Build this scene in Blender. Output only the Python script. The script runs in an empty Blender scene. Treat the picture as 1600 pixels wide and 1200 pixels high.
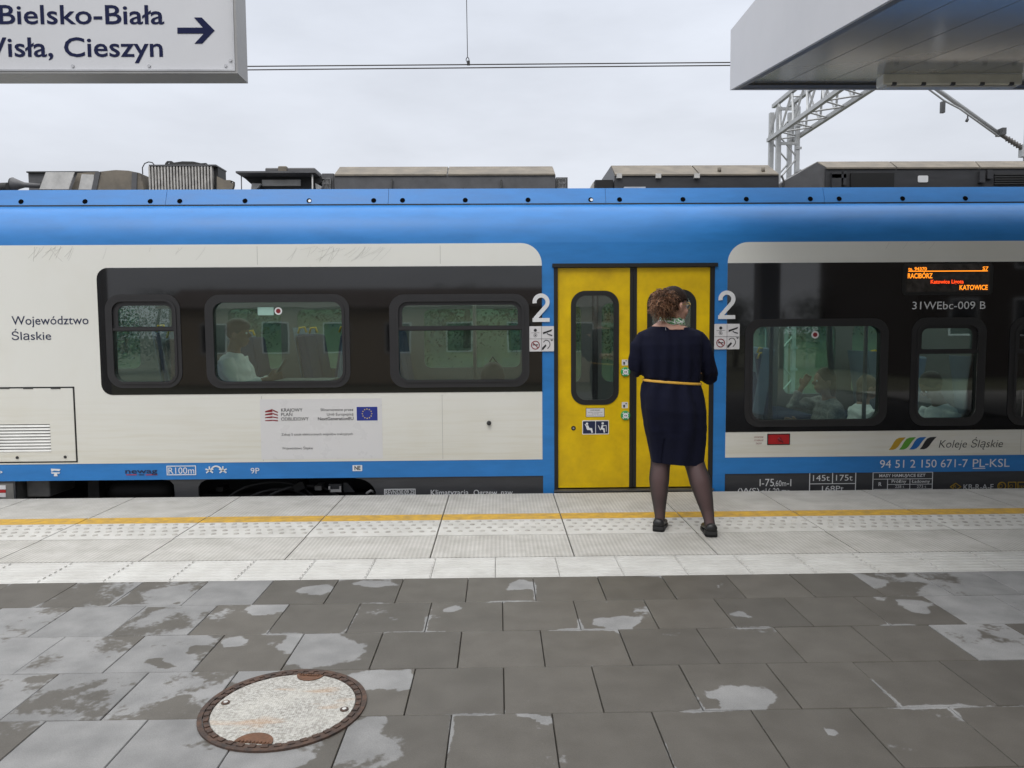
import bpy, bmesh, math, random
from mathutils import Vector, Matrix, noise
from mathutils.geometry import tessellate_polygon
R = math.radians
random.seed(7)
sc = bpy.context.scene
COL = sc.collection

# ------------------------------------------------------------------ camera
F, YAW, PITCH, ROLL, EYE = 1163.24, 0.01766, 0.06941, 0.006716, 1.32
def turn(r, d, f):
    cr, sr = math.cos(ROLL), math.sin(ROLL)
    r, d = r*cr - d*sr, r*sr + d*cr
    f, d = f*math.cos(PITCH) - d*math.sin(PITCH), f*math.sin(PITCH) + d*math.cos(PITCH)
    return Vector((r*math.cos(YAW) + f*math.sin(YAW), -r*math.sin(YAW) + f*math.cos(YAW), -d))
def ray(x, y): return turn((x-800)/F, (y-600)/F, 1.0)
def at(x, y, Y):                      # measured photo point -> world point on the vertical plane at depth Y
    v = ray(x, y); return Vector((0, 0, EYE)) + v*(Y/v.y)
def gp(x, y):                         # measured photo point -> world point on the platform surface
    v = ray(x, y); return Vector((0, 0, EYE)) + v*(-EYE/v.z)
cam = bpy.data.objects.new('camera', bpy.data.cameras.new('camera')); COL.objects.link(cam)
cx_, cy_, cz_ = turn(1, 0, 0), turn(0, -1, 0), turn(0, 0, -1)
cam.matrix_world = Matrix(((cx_.x, cy_.x, cz_.x, 0), (cx_.y, cy_.y, cz_.y, 0), (cx_.z, cy_.z, cz_.z, EYE), (0, 0, 0, 1)))
cam.data.sensor_fit = 'HORIZONTAL'; cam.data.sensor_width = 36; cam.data.lens = 36*F/1600
cam.data.clip_start = 0.05; cam.data.clip_end = 2000
sc.camera = cam

# ------------------------------------------------------------------ sky, sun, exposure
SUN_EL, SUN_AZ = 52, 205              # azimuth clockwise from +Y
wd = bpy.data.worlds.new('World'); sc.world = wd; wd.use_nodes = True
nt = wd.node_tree; nt.nodes.clear()
N = nt.nodes.new; L = nt.links.new
out = N('ShaderNodeOutputWorld'); bg = N('ShaderNodeBackground'); bg.inputs['Strength'].default_value = 0.10
sky = N('ShaderNodeTexSky'); sky.sky_type = 'NISHITA'; sky.sun_disc = False
sky.sun_elevation = R(SUN_EL); sky.sun_rotation = R(SUN_AZ); sky.dust_density = 4
tc = N('ShaderNodeTexCoord'); sep = N('ShaderNodeSeparateXYZ'); L(tc.outputs['Generated'], sep.inputs[0])
rmp = N('ShaderNodeValToRGB'); L(sep.outputs['Z'], rmp.inputs[0])   # overcast: horizon pale, zenith about three times as bright
e = rmp.color_ramp.elements
e[0].position = 0.0; e[0].color = (0.31, 0.320, 0.340, 1)
e[1].position = 1.0; e[1].color = (1.0, 1.0, 1.0, 1)
m_ = e.new(0.42); m_.color = (0.335, 0.355, 0.395, 1)
m2 = e.new(0.62); m2.color = (0.72, 0.73, 0.76, 1)
cl = N('ShaderNodeTexNoise'); cl.inputs['Scale'].default_value = 2.6; cl.inputs['Detail'].default_value = 5; cl.inputs['Roughness'].default_value = .55
mpn = N('ShaderNodeMapping'); mpn.inputs['Scale'].default_value = (1, 1, 3.2); L(tc.outputs['Generated'], mpn.inputs[0]); L(mpn.outputs[0], cl.inputs['Vector'])
cr = N('ShaderNodeMapRange'); cr.inputs['From Min'].default_value = .3; cr.inputs['From Max'].default_value = .7
cr.inputs['To Min'].default_value = .89; cr.inputs['To Max'].default_value = 1.09; L(cl.outputs['Fac'], cr.inputs['Value'])
mul = N('ShaderNodeVectorMath'); mul.operation = 'SCALE'; L(rmp.outputs['Color'], mul.inputs[0]); L(cr.outputs[0], mul.inputs['Scale'])
mul2 = N('ShaderNodeVectorMath'); mul2.operation = 'SCALE'; L(mul.outputs[0], mul2.inputs[0]); mul2.inputs['Scale'].default_value = 24.0
mx = N('ShaderNodeMix'); mx.data_type = 'RGBA'; mx.inputs['Factor'].default_value = .96
L(sky.outputs[0], mx.inputs[6]); L(mul2.outputs[0], mx.inputs[7]); L(mx.outputs[2], bg.inputs['Color']); L(bg.outputs[0], out.inputs[0])
sun = bpy.data.objects.new('sun', bpy.data.lights.new('sun', 'SUN')); COL.objects.link(sun)
sun.data.energy = 0.9; sun.data.angle = R(25); sun.data.color = (1, .965, .91)
az = R(SUN_AZ); el = R(SUN_EL)
sun.rotation_euler = Vector((math.sin(az)*math.cos(el), math.cos(az)*math.cos(el), math.sin(el))).to_track_quat('Z', 'Y').to_euler()
sc.view_settings.view_transform = 'Standard'; sc.view_settings.look = 'None'
sc.view_settings.exposure = 0.0; sc.view_settings.gamma = 1

# ------------------------------------------------------------------ object helpers
class MB:
    def __init__(s): s.v = []; s.f = []; s.m = []; s.s = []
    def add(s, vs, fs, mi=0, smooth=False):
        o = len(s.v); s.v += [tuple(v) for v in vs]
        for f in fs: s.f.append([i+o for i in f]); s.m.append(mi); s.s.append(smooth)
        return s
    def box(s, a, b, mi=0, M=None):
        x0, y0, z0 = a; x1, y1, z1 = b
        vs = [Vector(p) for p in ((x0,y0,z0),(x1,y0,z0),(x1,y1,z0),(x0,y1,z0),(x0,y0,z1),(x1,y0,z1),(x1,y1,z1),(x0,y1,z1))]
        if M: vs = [M @ v for v in vs]
        return s.add(vs, [(0,3,2,1),(4,5,6,7),(0,1,5,4),(1,2,6,5),(2,3,7,6),(3,0,4,7)], mi)
    def prism(s, poly, h0, h1, axis='x', mi=0, smooth=False):     # closed 2D outline swept along an axis
        def P(u, v, h): return (h, u, v) if axis == 'x' else ((u, h, v) if axis == 'y' else (u, v, h))
        n = len(poly); vs = [P(u, v, h0) for u, v in poly] + [P(u, v, h1) for u, v in poly]
        fs = [(i, (i+1) % n, (i+1) % n + n, i+n) for i in range(n)]
        o = len(s.v); s.add(vs, fs, mi, smooth)
        tris = tessellate_polygon([[Vector((u, v, 0)) for u, v in poly]])
        for t in tris:
            s.f.append([o+i for i in t]); s.m.append(mi); s.s.append(False)
            s.f.append([o+n+i for i in reversed(t)]); s.m.append(mi); s.s.append(False)
        return s
    def tube(s, pts, r, n=8, mi=0, ref=None, cap=True, smooth=True):   # r: number, or list of numbers or (a, b)
        pts = [Vector(p) for p in pts]; k = len(pts)
        rr = [r]*k if not isinstance(r, (list, tuple)) else list(r)
        prev = None; vs = []
        for i, p in enumerate(pts):
            t = (pts[min(i+1, k-1)] - pts[max(i-1, 0)])
            t = t.normalized() if t.length > 1e-9 else Vector((0, 0, 1))
            if prev is None:
                a = Vector(ref) if ref else (Vector((1, 0, 0)) if abs(t.x) < .9 else Vector((0, 1, 0)))
            else: a = prev
            a = (a - t*a.dot(t)).normalized(); b = t.cross(a); prev = a
            ra, rb = rr[i] if isinstance(rr[i], (list, tuple)) else (rr[i], rr[i])
            for j in range(n):
                th = 2*math.pi*j/n; vs.append(p + a*(ra*math.cos(th)) + b*(rb*math.sin(th)))
        fs = [(i*n+j, i*n+(j+1) % n, (i+1)*n+(j+1) % n, (i+1)*n+j) for i in range(k-1) for j in range(n)]
        o = len(s.v); s.add(vs, fs, mi, smooth)
        if cap:
            s.f.append([o+j for j in reversed(range(n))]); s.m.append(mi); s.s.append(False)
            s.f.append([o+(k-1)*n+j for j in range(n)]); s.m.append(mi); s.s.append(False)
        return s
    def ell(s, c, r, n=16, k=10, mi=0, M=None):
        c = Vector(c); vs = []
        for i in range(1, k):
            ph = math.pi*i/k
            for j in range(n):
                th = 2*math.pi*j/n
                v = Vector((r[0]*math.sin(ph)*math.cos(th), r[1]*math.sin(ph)*math.sin(th), r[2]*math.cos(ph)))
                vs.append(c + v)
        vs += [c + Vector((0, 0, r[2])), c - Vector((0, 0, r[2]))]
        fs = [(i*n+j, (i+1)*n+j, (i+1)*n+(j+1) % n, i*n+(j+1) % n) for i in range(k-2) for j in range(n)]
        a = (k-1)*n
        fs += [(a, j, (j+1) % n) for j in range(n)] + [(a+1, (k-2)*n+(j+1) % n, (k-2)*n+j) for j in range(n)]
        if M: vs = [M @ v for v in vs]
        return s.add(vs, fs, mi, True)
    def panel(s, outer, holes, y0, y1, mi=0, hmi=None):         # (x, z) outline with holes, front at y0 (towards the platform), back at y1
        loops = [outer] + list(holes)
        flat = [p for lp in loops for p in lp]; n = len(flat); o = len(s.v)
        s.v += [(x, y0, z) for x, z in flat] + [(x, y1, z) for x, z in flat]
        for t in tessellate_polygon([[Vector((x, z, 0)) for x, z in lp] for lp in loops]):
            a, b, c = [flat[i] for i in t]
            cr = (b[0]-a[0])*(c[1]-a[1]) - (b[1]-a[1])*(c[0]-a[0])
            t = list(t) if cr > 0 else list(reversed(t))
            s.f.append([o+i for i in t]); s.f.append([o+n+i for i in reversed(t)]); s.m += [mi, mi]; s.s += [False, False]
        k = 0
        for li, lp in enumerate(loops):
            ar = sum(lp[i][0]*lp[(i+1) % len(lp)][1] - lp[(i+1) % len(lp)][0]*lp[i][1] for i in range(len(lp)))
            for i in range(len(lp)):
                a, b = k+i, k+(i+1) % len(lp)
                q = [o+b, o+a, o+n+a, o+n+b]
                if (ar > 0) != (li == 0): q.reverse()
                s.f.append(q); s.m.append(mi if (li == 0 or hmi is None) else hmi); s.s.append(False)
            k += len(lp)
        return s
    def mesh(s, name='m'):
        me = bpy.data.meshes.new(name); me.from_pydata(s.v, [], s.f)
        me.polygons.foreach_set('material_index', s.m); me.polygons.foreach_set('use_smooth', s.s)
        me.update(); return me
def obj(name, src, mats, parent=None, bevel=0):
    me = src.mesh(name) if isinstance(src, MB) else src
    o = bpy.data.objects.new(name, me); COL.objects.link(o)
    for m in (mats if isinstance(mats, (list, tuple)) else [mats]): me.materials.append(m)
    if parent is not None:
        o.parent = parent; o.matrix_parent_inverse = Matrix.Translation(-wloc(parent))
    if bevel:
        b = o.modifiers.new('bevel', 'BEVEL'); b.width = bevel; b.segments = 2; b.limit_method = 'ANGLE'; b.angle_limit = R(40)
    return o
def wloc(o):
    v = Vector((0, 0, 0))
    if o.type == 'EMPTY' and o.parent is None: v = Vector(o.location)
    return v
def thing(name, label, cat, loc=(0, 0, 0), group=None):
    o = bpy.data.objects.new(name, None); COL.objects.link(o); o.location = loc; o.empty_display_size = .1
    o['label'] = label; o['category'] = cat
    if group: o['group'] = group
    return o
def struct(name, src, mats, label, cat, kind='structure'):
    o = obj(name, src, mats); o['kind'] = kind; o['label'] = label; o['category'] = cat; return o
def rr(x0, x1, z0, z1, r, n=6):                        # rounded rectangle; r number or four (bl, br, tr, tl)
    rs = [r]*4 if not isinstance(r, (list, tuple)) else r
    cs = [(x0, z0, 180, rs[0], 1, 1), (x1, z0, 270, rs[1], -1, 1), (x1, z1, 0, rs[2], -1, -1), (x0, z1, 90, rs[3], 1, -1)]
    p = []
    for cx, cz, a0, q, sx, sz in cs:
        if q <= 0: p.append((cx, cz)); continue
        for i in range(n+1):
            a = R(a0 + 90*i/n); p.append((cx + sx*q + q*math.cos(a), cz + sz*q + q*math.sin(a)))
    return p
def circ(x, z, r, n=16): return [(x + r*math.cos(2*math.pi*i/n), z + r*math.sin(2*math.pi*i/n)) for i in range(n)]
def remesh(mb, voxel, smooth=4):
    me = mb.mesh('tmp'); o = bpy.data.objects.new('tmp', me); COL.objects.link(o)
    m = o.modifiers.new('r', 'REMESH'); m.mode = 'VOXEL'; m.voxel_size = voxel; m.use_smooth_shade = True
    if smooth: s = o.modifiers.new('s', 'SMOOTH'); s.factor = .5; s.iterations = smooth
    dg = bpy.context.evaluated_depsgraph_get(); dg.update()
    r = bpy.data.meshes.new_from_object(o.evaluated_get(dg)); bpy.data.objects.remove(o); bpy.data.meshes.remove(me)
    r.polygons.foreach_set('use_smooth', [True]*len(r.polygons))
    return r
def text_mesh(body, shear=0, bold=0, ext=.0):
    c = bpy.data.curves.new('t', 'FONT'); c.body = body; c.size = 1; c.shear = shear; c.offset = bold; c.resolution_u = 3; c.extrude = ext
    o = bpy.data.objects.new('t', c)
    me = o.to_mesh().copy(); o.to_mesh_clear(); bpy.data.objects.remove(o); bpy.data.curves.remove(c)
    return me
_h = text_mesh('H'); CAP = max(v.co.y for v in _h.vertices)
def text(body, m, parent, x0, x1, z, cap, Y, name='lettering', shear=0, bold=0, clipx=None):   # fits x0..x1 when both are given, else natural width
    me = text_mesh(body, shear, bold)
    xs = [v.co.x for v in me.vertices]; a, b = min(xs), max(xs); s = cap/CAP
    sx = (x1-x0)/(b-a) if (x0 is not None and x1 is not None) else s
    ox = x0 if x0 is not None else x1 - (b-a)*sx
    for v in me.vertices: v.co = Vector((ox + (v.co.x-a)*sx, Y, z + v.co.y*s))
    return obj(name, me, m, parent)

# ------------------------------------------------------------------ materials
def nodes(name):
    m = bpy.data.materials.new(name); m.use_nodes = True; t = m.node_tree
    return m, t, t.nodes['Principled BSDF'], t.nodes.new, t.links.new
def pm(name, col, rough=.5, metal=0, var=.12, scale=6, bump=0, bscale=80, coat=0, stretch=(1, 1, 1), spec=.5, sheen=0, dirt=None):
    m, t, b, N, L = nodes(name)
    tc = N('ShaderNodeTexCoord'); mp = N('ShaderNodeMapping'); mp.inputs['Scale'].default_value = stretch; L(tc.outputs['Object'], mp.inputs[0])
    no = N('ShaderNodeTexNoise'); no.inputs['Scale'].default_value = scale; no.inputs['Detail'].default_value = 6; no.inputs['Roughness'].default_value = .6
    L(mp.outputs[0], no.inputs['Vector'])
    r = N('ShaderNodeMapRange'); r.inputs['From Min'].default_value = .3; r.inputs['From Max'].default_value = .7; L(no.outputs['Fac'], r.inputs[0])
    mx = N('ShaderNodeMix'); mx.data_type = 'RGBA'; L(r.outputs[0], mx.inputs['Factor'])
    d = dirt if dirt else [c*(1-var) for c in col]
    mx.inputs[6].default_value = (*d, 1); mx.inputs[7].default_value = (*[min(1, c*(1+var*.6)) for c in col], 1)
    L(mx.outputs[2], b.inputs['Base Color'])
    r2 = N('ShaderNodeMapRange'); r2.inputs['To Min'].default_value = rough*.85; r2.inputs['To Max'].default_value = min(1, rough*1.15); L(no.outputs['Fac'], r2.inputs[0]); L(r2.outputs[0], b.inputs['Roughness'])
    b.inputs['Metallic'].default_value = metal; b.inputs['Specular IOR Level'].default_value = spec
    b.inputs['Coat Weight'].default_value = coat; b.inputs['Coat Roughness'].default_value = .08
    b.inputs['Sheen Weight'].default_value = sheen
    if bump:
        n2 = N('ShaderNodeTexNoise'); n2.inputs['Scale'].default_value = bscale; n2.inputs['Detail'].default_value = 4; L(mp.outputs[0], n2.inputs['Vector'])
        bp = N('ShaderNodeBump'); bp.inputs['Strength'].default_value = bump; bp.inputs['Distance'].default_value = .01
        L(n2.outputs['Fac'], bp.inputs['Height']); L(bp.outputs[0], b.inputs['Normal'])
    return m
def emis(name, col, s):
    m, t, b, N, L = nodes(name); b.inputs['Base Color'].default_value = (*[c*.3 for c in col], 1)
    b.inputs['Emission Color'].default_value = (*col, 1); b.inputs['Emission Strength'].default_value = s; return m
def glassmat(name, tint, refl=1.0, ior=1.5, haze=.0):
    m, t, b, N, L = nodes(name); t.nodes.remove(b); o = t.nodes['Material Output']
    tr = N('ShaderNodeBsdfTransparent'); tr.inputs[0].default_value = (*tint, 1)
    gl = N('ShaderNodeBsdfGlossy'); gl.inputs['Roughness'].default_value = .01; gl.inputs['Color'].default_value = (refl, refl, refl, 1)
    fr = N('ShaderNodeFresnel'); fr.inputs['IOR'].default_value = ior
    nz = N('ShaderNodeTexNoise'); nz.inputs['Scale'].default_value = 1.2; tcn = N('ShaderNodeTexCoord'); L(tcn.outputs['Object'], nz.inputs['Vector'])
    bp = N('ShaderNodeBump'); bp.inputs['Strength'].default_value = .05; bp.inputs['Distance'].default_value = .02; L(nz.outputs['Fac'], bp.inputs['Height']); L(bp.outputs[0], gl.inputs['Normal'])
    mx = N('ShaderNodeMixShader'); L(fr.outputs[0], mx.inputs[0]); 
    df = N('ShaderNodeBsdfDiffuse'); df.inputs[0].default_value = (.62, .68, .64, 1); md = N('ShaderNodeMixShader')  # pale diffuse film mixed in to paint reflection haze onto the panes
    n3 = N('ShaderNodeTexNoise'); n3.inputs['Scale'].default_value = 5; n3.inputs['Detail'].default_value = 6; L(tcn.outputs['Object'], n3.inputs['Vector'])
    mr_ = N('ShaderNodeMapRange'); mr_.inputs['To Min'].default_value = haze*.5; mr_.inputs['To Max'].default_value = haze*1.5; L(n3.outputs['Fac'], mr_.inputs[0]); L(mr_.outputs[0], md.inputs[0])
    L(tr.outputs[0], md.inputs[1]); L(df.outputs[0], md.inputs[2]); L(md.outputs[0], mx.inputs[1]); L(gl.outputs[0], mx.inputs[2]); L(mx.outputs[0], o.inputs[0])
    return m
def train_white():
    m, t, b, N, L = nodes('white train paint')
    tc = N('ShaderNodeTexCoord')
    def nz(sc, s, d=5):
        mp = N('ShaderNodeMapping'); mp.inputs['Scale'].default_value = s; L(tc.outputs['Object'], mp.inputs[0])
        n = N('ShaderNodeTexNoise'); n.inputs['Scale'].default_value = sc; n.inputs['Detail'].default_value = d; L(mp.outputs[0], n.inputs['Vector']); return n.outputs['Fac']
    sep = N('ShaderNodeSeparateXYZ'); L(tc.outputs['Object'], sep.inputs[0])
    low = N('ShaderNodeMapRange'); low.inputs['From Min'].default_value = .95; low.inputs['From Max'].default_value = .25; L(sep.outputs['Z'], low.inputs[0])
    st = N('ShaderNodeMapRange'); st.inputs['From Min'].default_value = .42; st.inputs['From Max'].default_value = .72; L(nz(3, (.6, 1, 14)), st.inputs[0])   # horizontal brush marks of washed-off grime
    s2 = N('ShaderNodeMath'); s2.operation = 'MULTIPLY_ADD'; L(st.outputs[0], s2.inputs[0]); s2.inputs[1].default_value = .6; s2.inputs[2].default_value = .4
    a = N('ShaderNodeMath'); a.operation = 'MULTIPLY'; L(low.outputs[0], a.inputs[0]); L(s2.outputs[0], a.inputs[1])
    sp = N('ShaderNodeMapRange'); sp.inputs['From Min'].default_value = .5; sp.inputs['From Max'].default_value = .85; sp.inputs['To Max'].default_value = .3; L(nz(2, (1.2, 1, .9)), sp.inputs[0])   # runs down from the roof
    ad = N('ShaderNodeMath'); ad.use_clamp = True; L(a.outputs[0], ad.inputs[0]); L(sp.outputs[0], ad.inputs[1])
    mx = N('ShaderNodeMix'); mx.data_type = 'RGBA'; mx.inputs[6].default_value = (.735, .735, .69, 1); mx.inputs[7].default_value = (.63, .605, .51, 1)
    L(ad.outputs[0], mx.inputs['Factor']); L(mx.outputs[2], b.inputs['Base Color'])
    b.inputs['Roughness'].default_value = .4; b.inputs['Coat Weight'].default_value = .05; b.inputs['Coat Roughness'].default_value = .15
    return m
M = dict(
 blue=pm('blue train paint', (.020, .192, .53), .42, var=.12, scale=3, coat=.0, stretch=(1, 1, 4)),
 white=train_white(),
 band=pm('gloss black window band', (.006, .006, .007), .04, var=.3, scale=3, coat=0, spec=.8, stretch=(1, 1, 4)),
 rubber=pm('dark grey window rubber', (.017, .0165, .018), .5, var=.15, bump=.05),
 black=pm('black rubber', (.008, .008, .008), .5),
 yellow=pm('yellow door paint', (.74, .50, .002), .36, var=.08, scale=5, coat=.05, spec=.3, dirt=(.56, .36, .006)),
 skirt=pm('dark grey skirt paint', (.045, .046, .05), .42, var=.2, scale=5, stretch=(1, 1, 5)),
 letter=pm('white lettering vinyl', (.72, .73, .74), .4, var=.04),
 navy_letter=pm('navy lettering vinyl', (.012, .018, .06), .4, var=.04),
 dark_letter=pm('dark lettering vinyl', (.02, .02, .022), .4, var=.04),
 sticker=pm('pale grey sticker vinyl', (.66, .65, .66), .35, var=.04),
 red=pm('red enamel', (.42, .012, .015), .35),
 redprint=pm('dark red print', (.22, .012, .02), .4),
 gold=pm('ochre print', (.45, .28, .02), .4),
 green=pm('green print', (.03, .32, .09), .4),
 lgreen=pm('leaf green print', (.10, .32, .03), .4),
 lblue=pm('logo blue print', (.01, .13, .42), .4),
 euro=pm('flag blue print', (.015, .03, .24), .4),
 eyel=pm('flag yellow print', (.75, .6, .1), .4),
 glass=glassmat('green tinted glass', (.76, .90, .85), ior=1.85, haze=.022), farglass=glassmat('dark green tinted glass', (.62, .76, .70)),
 doorglass=glassmat('grey door glass', (.76, .83, .81), ior=1.7, haze=.018),
 metal=pm('dull aluminium', (.45, .45, .46), .4, metal=.8, var=.15),
 steel=pm('brushed steel threshold', (.4, .4, .4), .4, metal=1),
 roofgrey=pm('grey roof equipment paint', (.10, .10, .105), .55, var=.25, scale=8, bump=.05),
 roofdirt=pm('brown dusty equipment lid', (.19, .165, .13), .7, var=.3, scale=7, bump=.1, dirt=(.12, .105, .085)),
 roofpale=pm('pale grey equipment bracket', (.55, .54, .52), .55, var=.25, scale=9),
 roofdark=pm('sooty dark metal', (.03, .03, .03), .6, var=.4, scale=9),
 fin=pm('dusty cooler fins', (.50, .48, .45), .5, metal=.4, var=.3, scale=20),
 bogie=pm('grimy bogie steel', (.011, .010, .009), .7, var=.4, scale=9, bump=.2),
 bogiegrey=pm('dusty grey box', (.16, .155, .145), .6, var=.2, scale=9),
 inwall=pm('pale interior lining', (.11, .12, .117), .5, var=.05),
 infloor=pm('dark interior floor', (.08, .08, .09), .6),
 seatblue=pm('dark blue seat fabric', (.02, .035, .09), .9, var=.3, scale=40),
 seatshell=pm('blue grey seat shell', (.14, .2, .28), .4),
 grab=pm('yellow grab handle', (.6, .4, .02), .4),
 led=emis('orange LED dots', (1, .28, .015), 1.6), ledred=emis('red LED dots', (1, .07, .01), 1.6),
 hole=pm('dark bolt recess', (.004, .004, .004), .9, spec=.02),
 lamp=emis('interior ceiling light diffuser', (1, .98, .93), 6.5),
)
# ------------------------------------------------------------------ platform and ground
EDGE, T = 6.024, 6.145
XL, XR = -8.0, 8.5
def ground_mat(name, col, rough=.9, scale=3): return pm(name, col, rough, var=.35, scale=scale, bump=.4, bscale=30)
g = MB(); g.add([(-400, -400, -1.02), (400, -400, -1.02), (400, 400, -1.02), (-400, 400, -1.02)], [(0, 1, 2, 3)])
struct('ground', g, ground_mat('grassy earth', (.10, .10, .06)), 'flat rough ground around the railway station', 'ground')
g = MB(); g.box((-60, EDGE+.05, -1.06), (60, 22, -.93))
struct('track_ballast', g, ground_mat('grey stone ballast', (.16, .15, .14), scale=20), 'grey stone ballast bed under the train', 'ballast')
g = MB(); g.box((-40, -4.2, -1.03), (40, EDGE-.02, -.06))
struct('platform', g, pm('platform concrete', (.35, .34, .32), .8, var=.2, bump=.2), 'concrete platform body carrying the paving', 'platform')

# grey square pavers: each one its own block in the mesh, with joints
def tile_mat():
    m, t, b, N, L = nodes('grey concrete paver with drying patches')
    at_ = N('ShaderNodeAttribute'); at_.attribute_name = 'dry'
    tv = N('ShaderNodeAttribute'); tv.attribute_name = 'tone'
    tc = N('ShaderNodeTexCoord')
    n1 = N('ShaderNodeTexNoise'); n1.inputs['Scale'].default_value = 45; n1.inputs['Detail'].default_value = 5; L(tc.outputs['Object'], n1.inputs['Vector'])
    n2 = N('ShaderNodeTexNoise'); n2.inputs['Scale'].default_value = 260; n2.inputs['Detail'].default_value = 3; L(tc.outputs['Object'], n2.inputs['Vector'])
    n3 = N('ShaderNodeTexNoise'); n3.inputs['Scale'].default_value = 7; n3.inputs['Detail'].default_value = 6; L(tc.outputs['Object'], n3.inputs['Vector'])
    ma = N('ShaderNodeMath'); ma.operation = 'MULTIPLY_ADD'; L(n1.outputs['Fac'], ma.inputs[0]); ma.inputs[1].default_value = .30; L(at_.outputs['Fac'], ma.inputs[2])
    th = N('ShaderNodeMapRange'); th.interpolation_type = 'SMOOTHSTEP'; th.inputs['From Min'].default_value = .61; th.inputs['From Max'].default_value = .70; L(ma.outputs[0], th.inputs[0])
    def mixc(f, a, b_):
        x = N('ShaderNodeMix'); x.data_type = 'RGBA'
        if f is not None: L(f, x.inputs['Factor'])
        for i, c in ((6, a), (7, b_)):
            if isinstance(c, tuple): x.inputs[i].default_value = (*c, 1)
            else: L(c, x.inputs[i])
        return x
    r3 = N('ShaderNodeMapRange'); r3.inputs['From Min'].default_value = .3; r3.inputs['From Max'].default_value = .7; L(n3.outputs['Fac'], r3.inputs[0])
    wet = mixc(r3.outputs[0], (.078, .070, .058), (.102, .093, .079)); dry = mixc(r3.outputs[0], (.18, .18, .178), (.255, .254, .250))
    c = mixc(th.outputs[0], wet.outputs[2], dry.outputs[2])
    r2 = N('ShaderNodeMapRange'); r2.inputs['From Min'].default_value = .3; r2.inputs['From Max'].default_value = .7; r2.inputs['To Min'].default_value = .86; r2.inputs['To Max'].default_value = 1.12; L(n2.outputs['Fac'], r2.inputs[0])
    s = N('ShaderNodeMath'); s.operation = 'MULTIPLY'; L(r2.outputs[0], s.inputs[0]); L(tv.outputs['Fac'], s.inputs[1])
    sc_ = N('ShaderNodeVectorMath'); sc_.operation = 'SCALE'; L(c.outputs[2], sc_.inputs[0]); L(s.outputs[0], sc_.inputs['Scale']); L(sc_.outputs[0], b.inputs['Base Color'])
    rg = N('ShaderNodeMapRange'); rg.inputs['To Min'].default_value = .55; rg.inputs['To Max'].default_value = .85; L(th.outputs[0], rg.inputs[0]); L(rg.outputs[0], b.inputs['Roughness'])
    bp = N('ShaderNodeBump'); bp.inputs['Strength'].default_value = .25; bp.inputs['Distance'].default_value = .002; L(n2.outputs['Fac'], bp.inputs['Height']); L(bp.outputs[0], b.inputs['Normal'])
    return m
PX, PY, Y0 = .3475, .36, 3.938
BL = []        # dry patches: centre, half sizes (m), weight
def dryblob(px, py, rx, ry, w=.5):
    p = gp(px, py); BL.append((p.x, p.y, rx, ry, w))
TB = {}                               # slabs that are mostly dry: measured point -> bias
def row_of(y): return int(math.floor((Y0-y)/PY))
def col_of(x, r): return int(math.floor((x-(.175 if r % 2 == 0 else .010))/PX))
def tile_at(px, py): p = gp(px, py); r = row_of(p.y); return (r, col_of(p.x, r))
for px, py, bias in [(360,922,.75),(250,925,.22),(150,925,.20),(50,925,.02),(40,965,.36),(150,965,.55),(260,970,.30),(375,965,.10),(30,1015,.52),(140,1015,.34),(260,1015,.36),(380,1015,.08),(500,1010,.12),
 (20,1080,.34),(120,1085,.40),(260,1085,.34),(395,1070,.20),(30,1160,.45),(150,1160,.55),(300,1165,.48),(480,1180,.14),(600,1080,.06),(620,1150,.04),
 (1410,915,.30),(1510,910,.50),(1590,905,.55),(1540,950,.50),(1600,945,.42),(1545,1003,.50),(1600,1000,.45),(1435,950,.08)]: TB[tile_at(px, py)] = bias
for b_ in [(500,921,.09,.06,.62),(585,912,.11,.035,.62),(815,914,.07,.06,.6),(420,950,.07,.07,.5),(715,951,.035,.02,.6),(962,972,.085,.07,.75),(1157,962,.05,.05,.5),(1430,948,.06,.07,.6),
 (1350,908,.07,.09,.55),(460,1008,.06,.10,.45),(505,1015,.13,.15,.62),(365,1003,.06,.05,.5),(610,1062,.12,.08,.55),(1160,1092,.095,.08,.8),(565,1150,.06,.10,.65),(840,1122,.05,.02,.55),(1285,1140,.02,.02,.5),
 (395,1055,.12,.07,.5),(250,1035,.05,.03,-.5),(300,1017,.04,.025,-.6),(400,1190,.12,.05,.5)]: dryblob(*b_)
BL = [b_+((row_of(b_[1]), col_of(b_[0], row_of(b_[1]))),) for b_ in BL]
def dryness(x, y, dx, dy, tid, so):
    q = Vector((x*3.4, y*3.4, 1.7)) + so; q += .35*noise.noise_vector(q*2.1)
    v = .24 + .31*noise.fractal(q, .8, 2.1, 5) + TB.get(tid, 0)*.88
    q2 = Vector((x*7, y*7, 4)); wx = x + .045*noise.fractal(q2, .8, 2.2, 3); wy = y + .045*noise.fractal(q2+Vector((0, 5, 3)), .8, 2.2, 3)
    for bx, by, rx, ry, w, bt in BL:
        if bt != tid: continue
        ddx, ddy = (wx-bx)/rx, (wy-by)/ry; d = ddx*ddx + ddy*ddy
        if d < 4: v += w*math.exp(-d*d*.55)
    ed = min(dx, dy)
    if ed < .022: v += (.022-ed)/.022*max(0, noise.noise(Vector((x*2.6, y*2.6, 8))) - .08)*1.1
    return v
pv, pf, pd, pt = [], [], [], []
mid = 0
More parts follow.
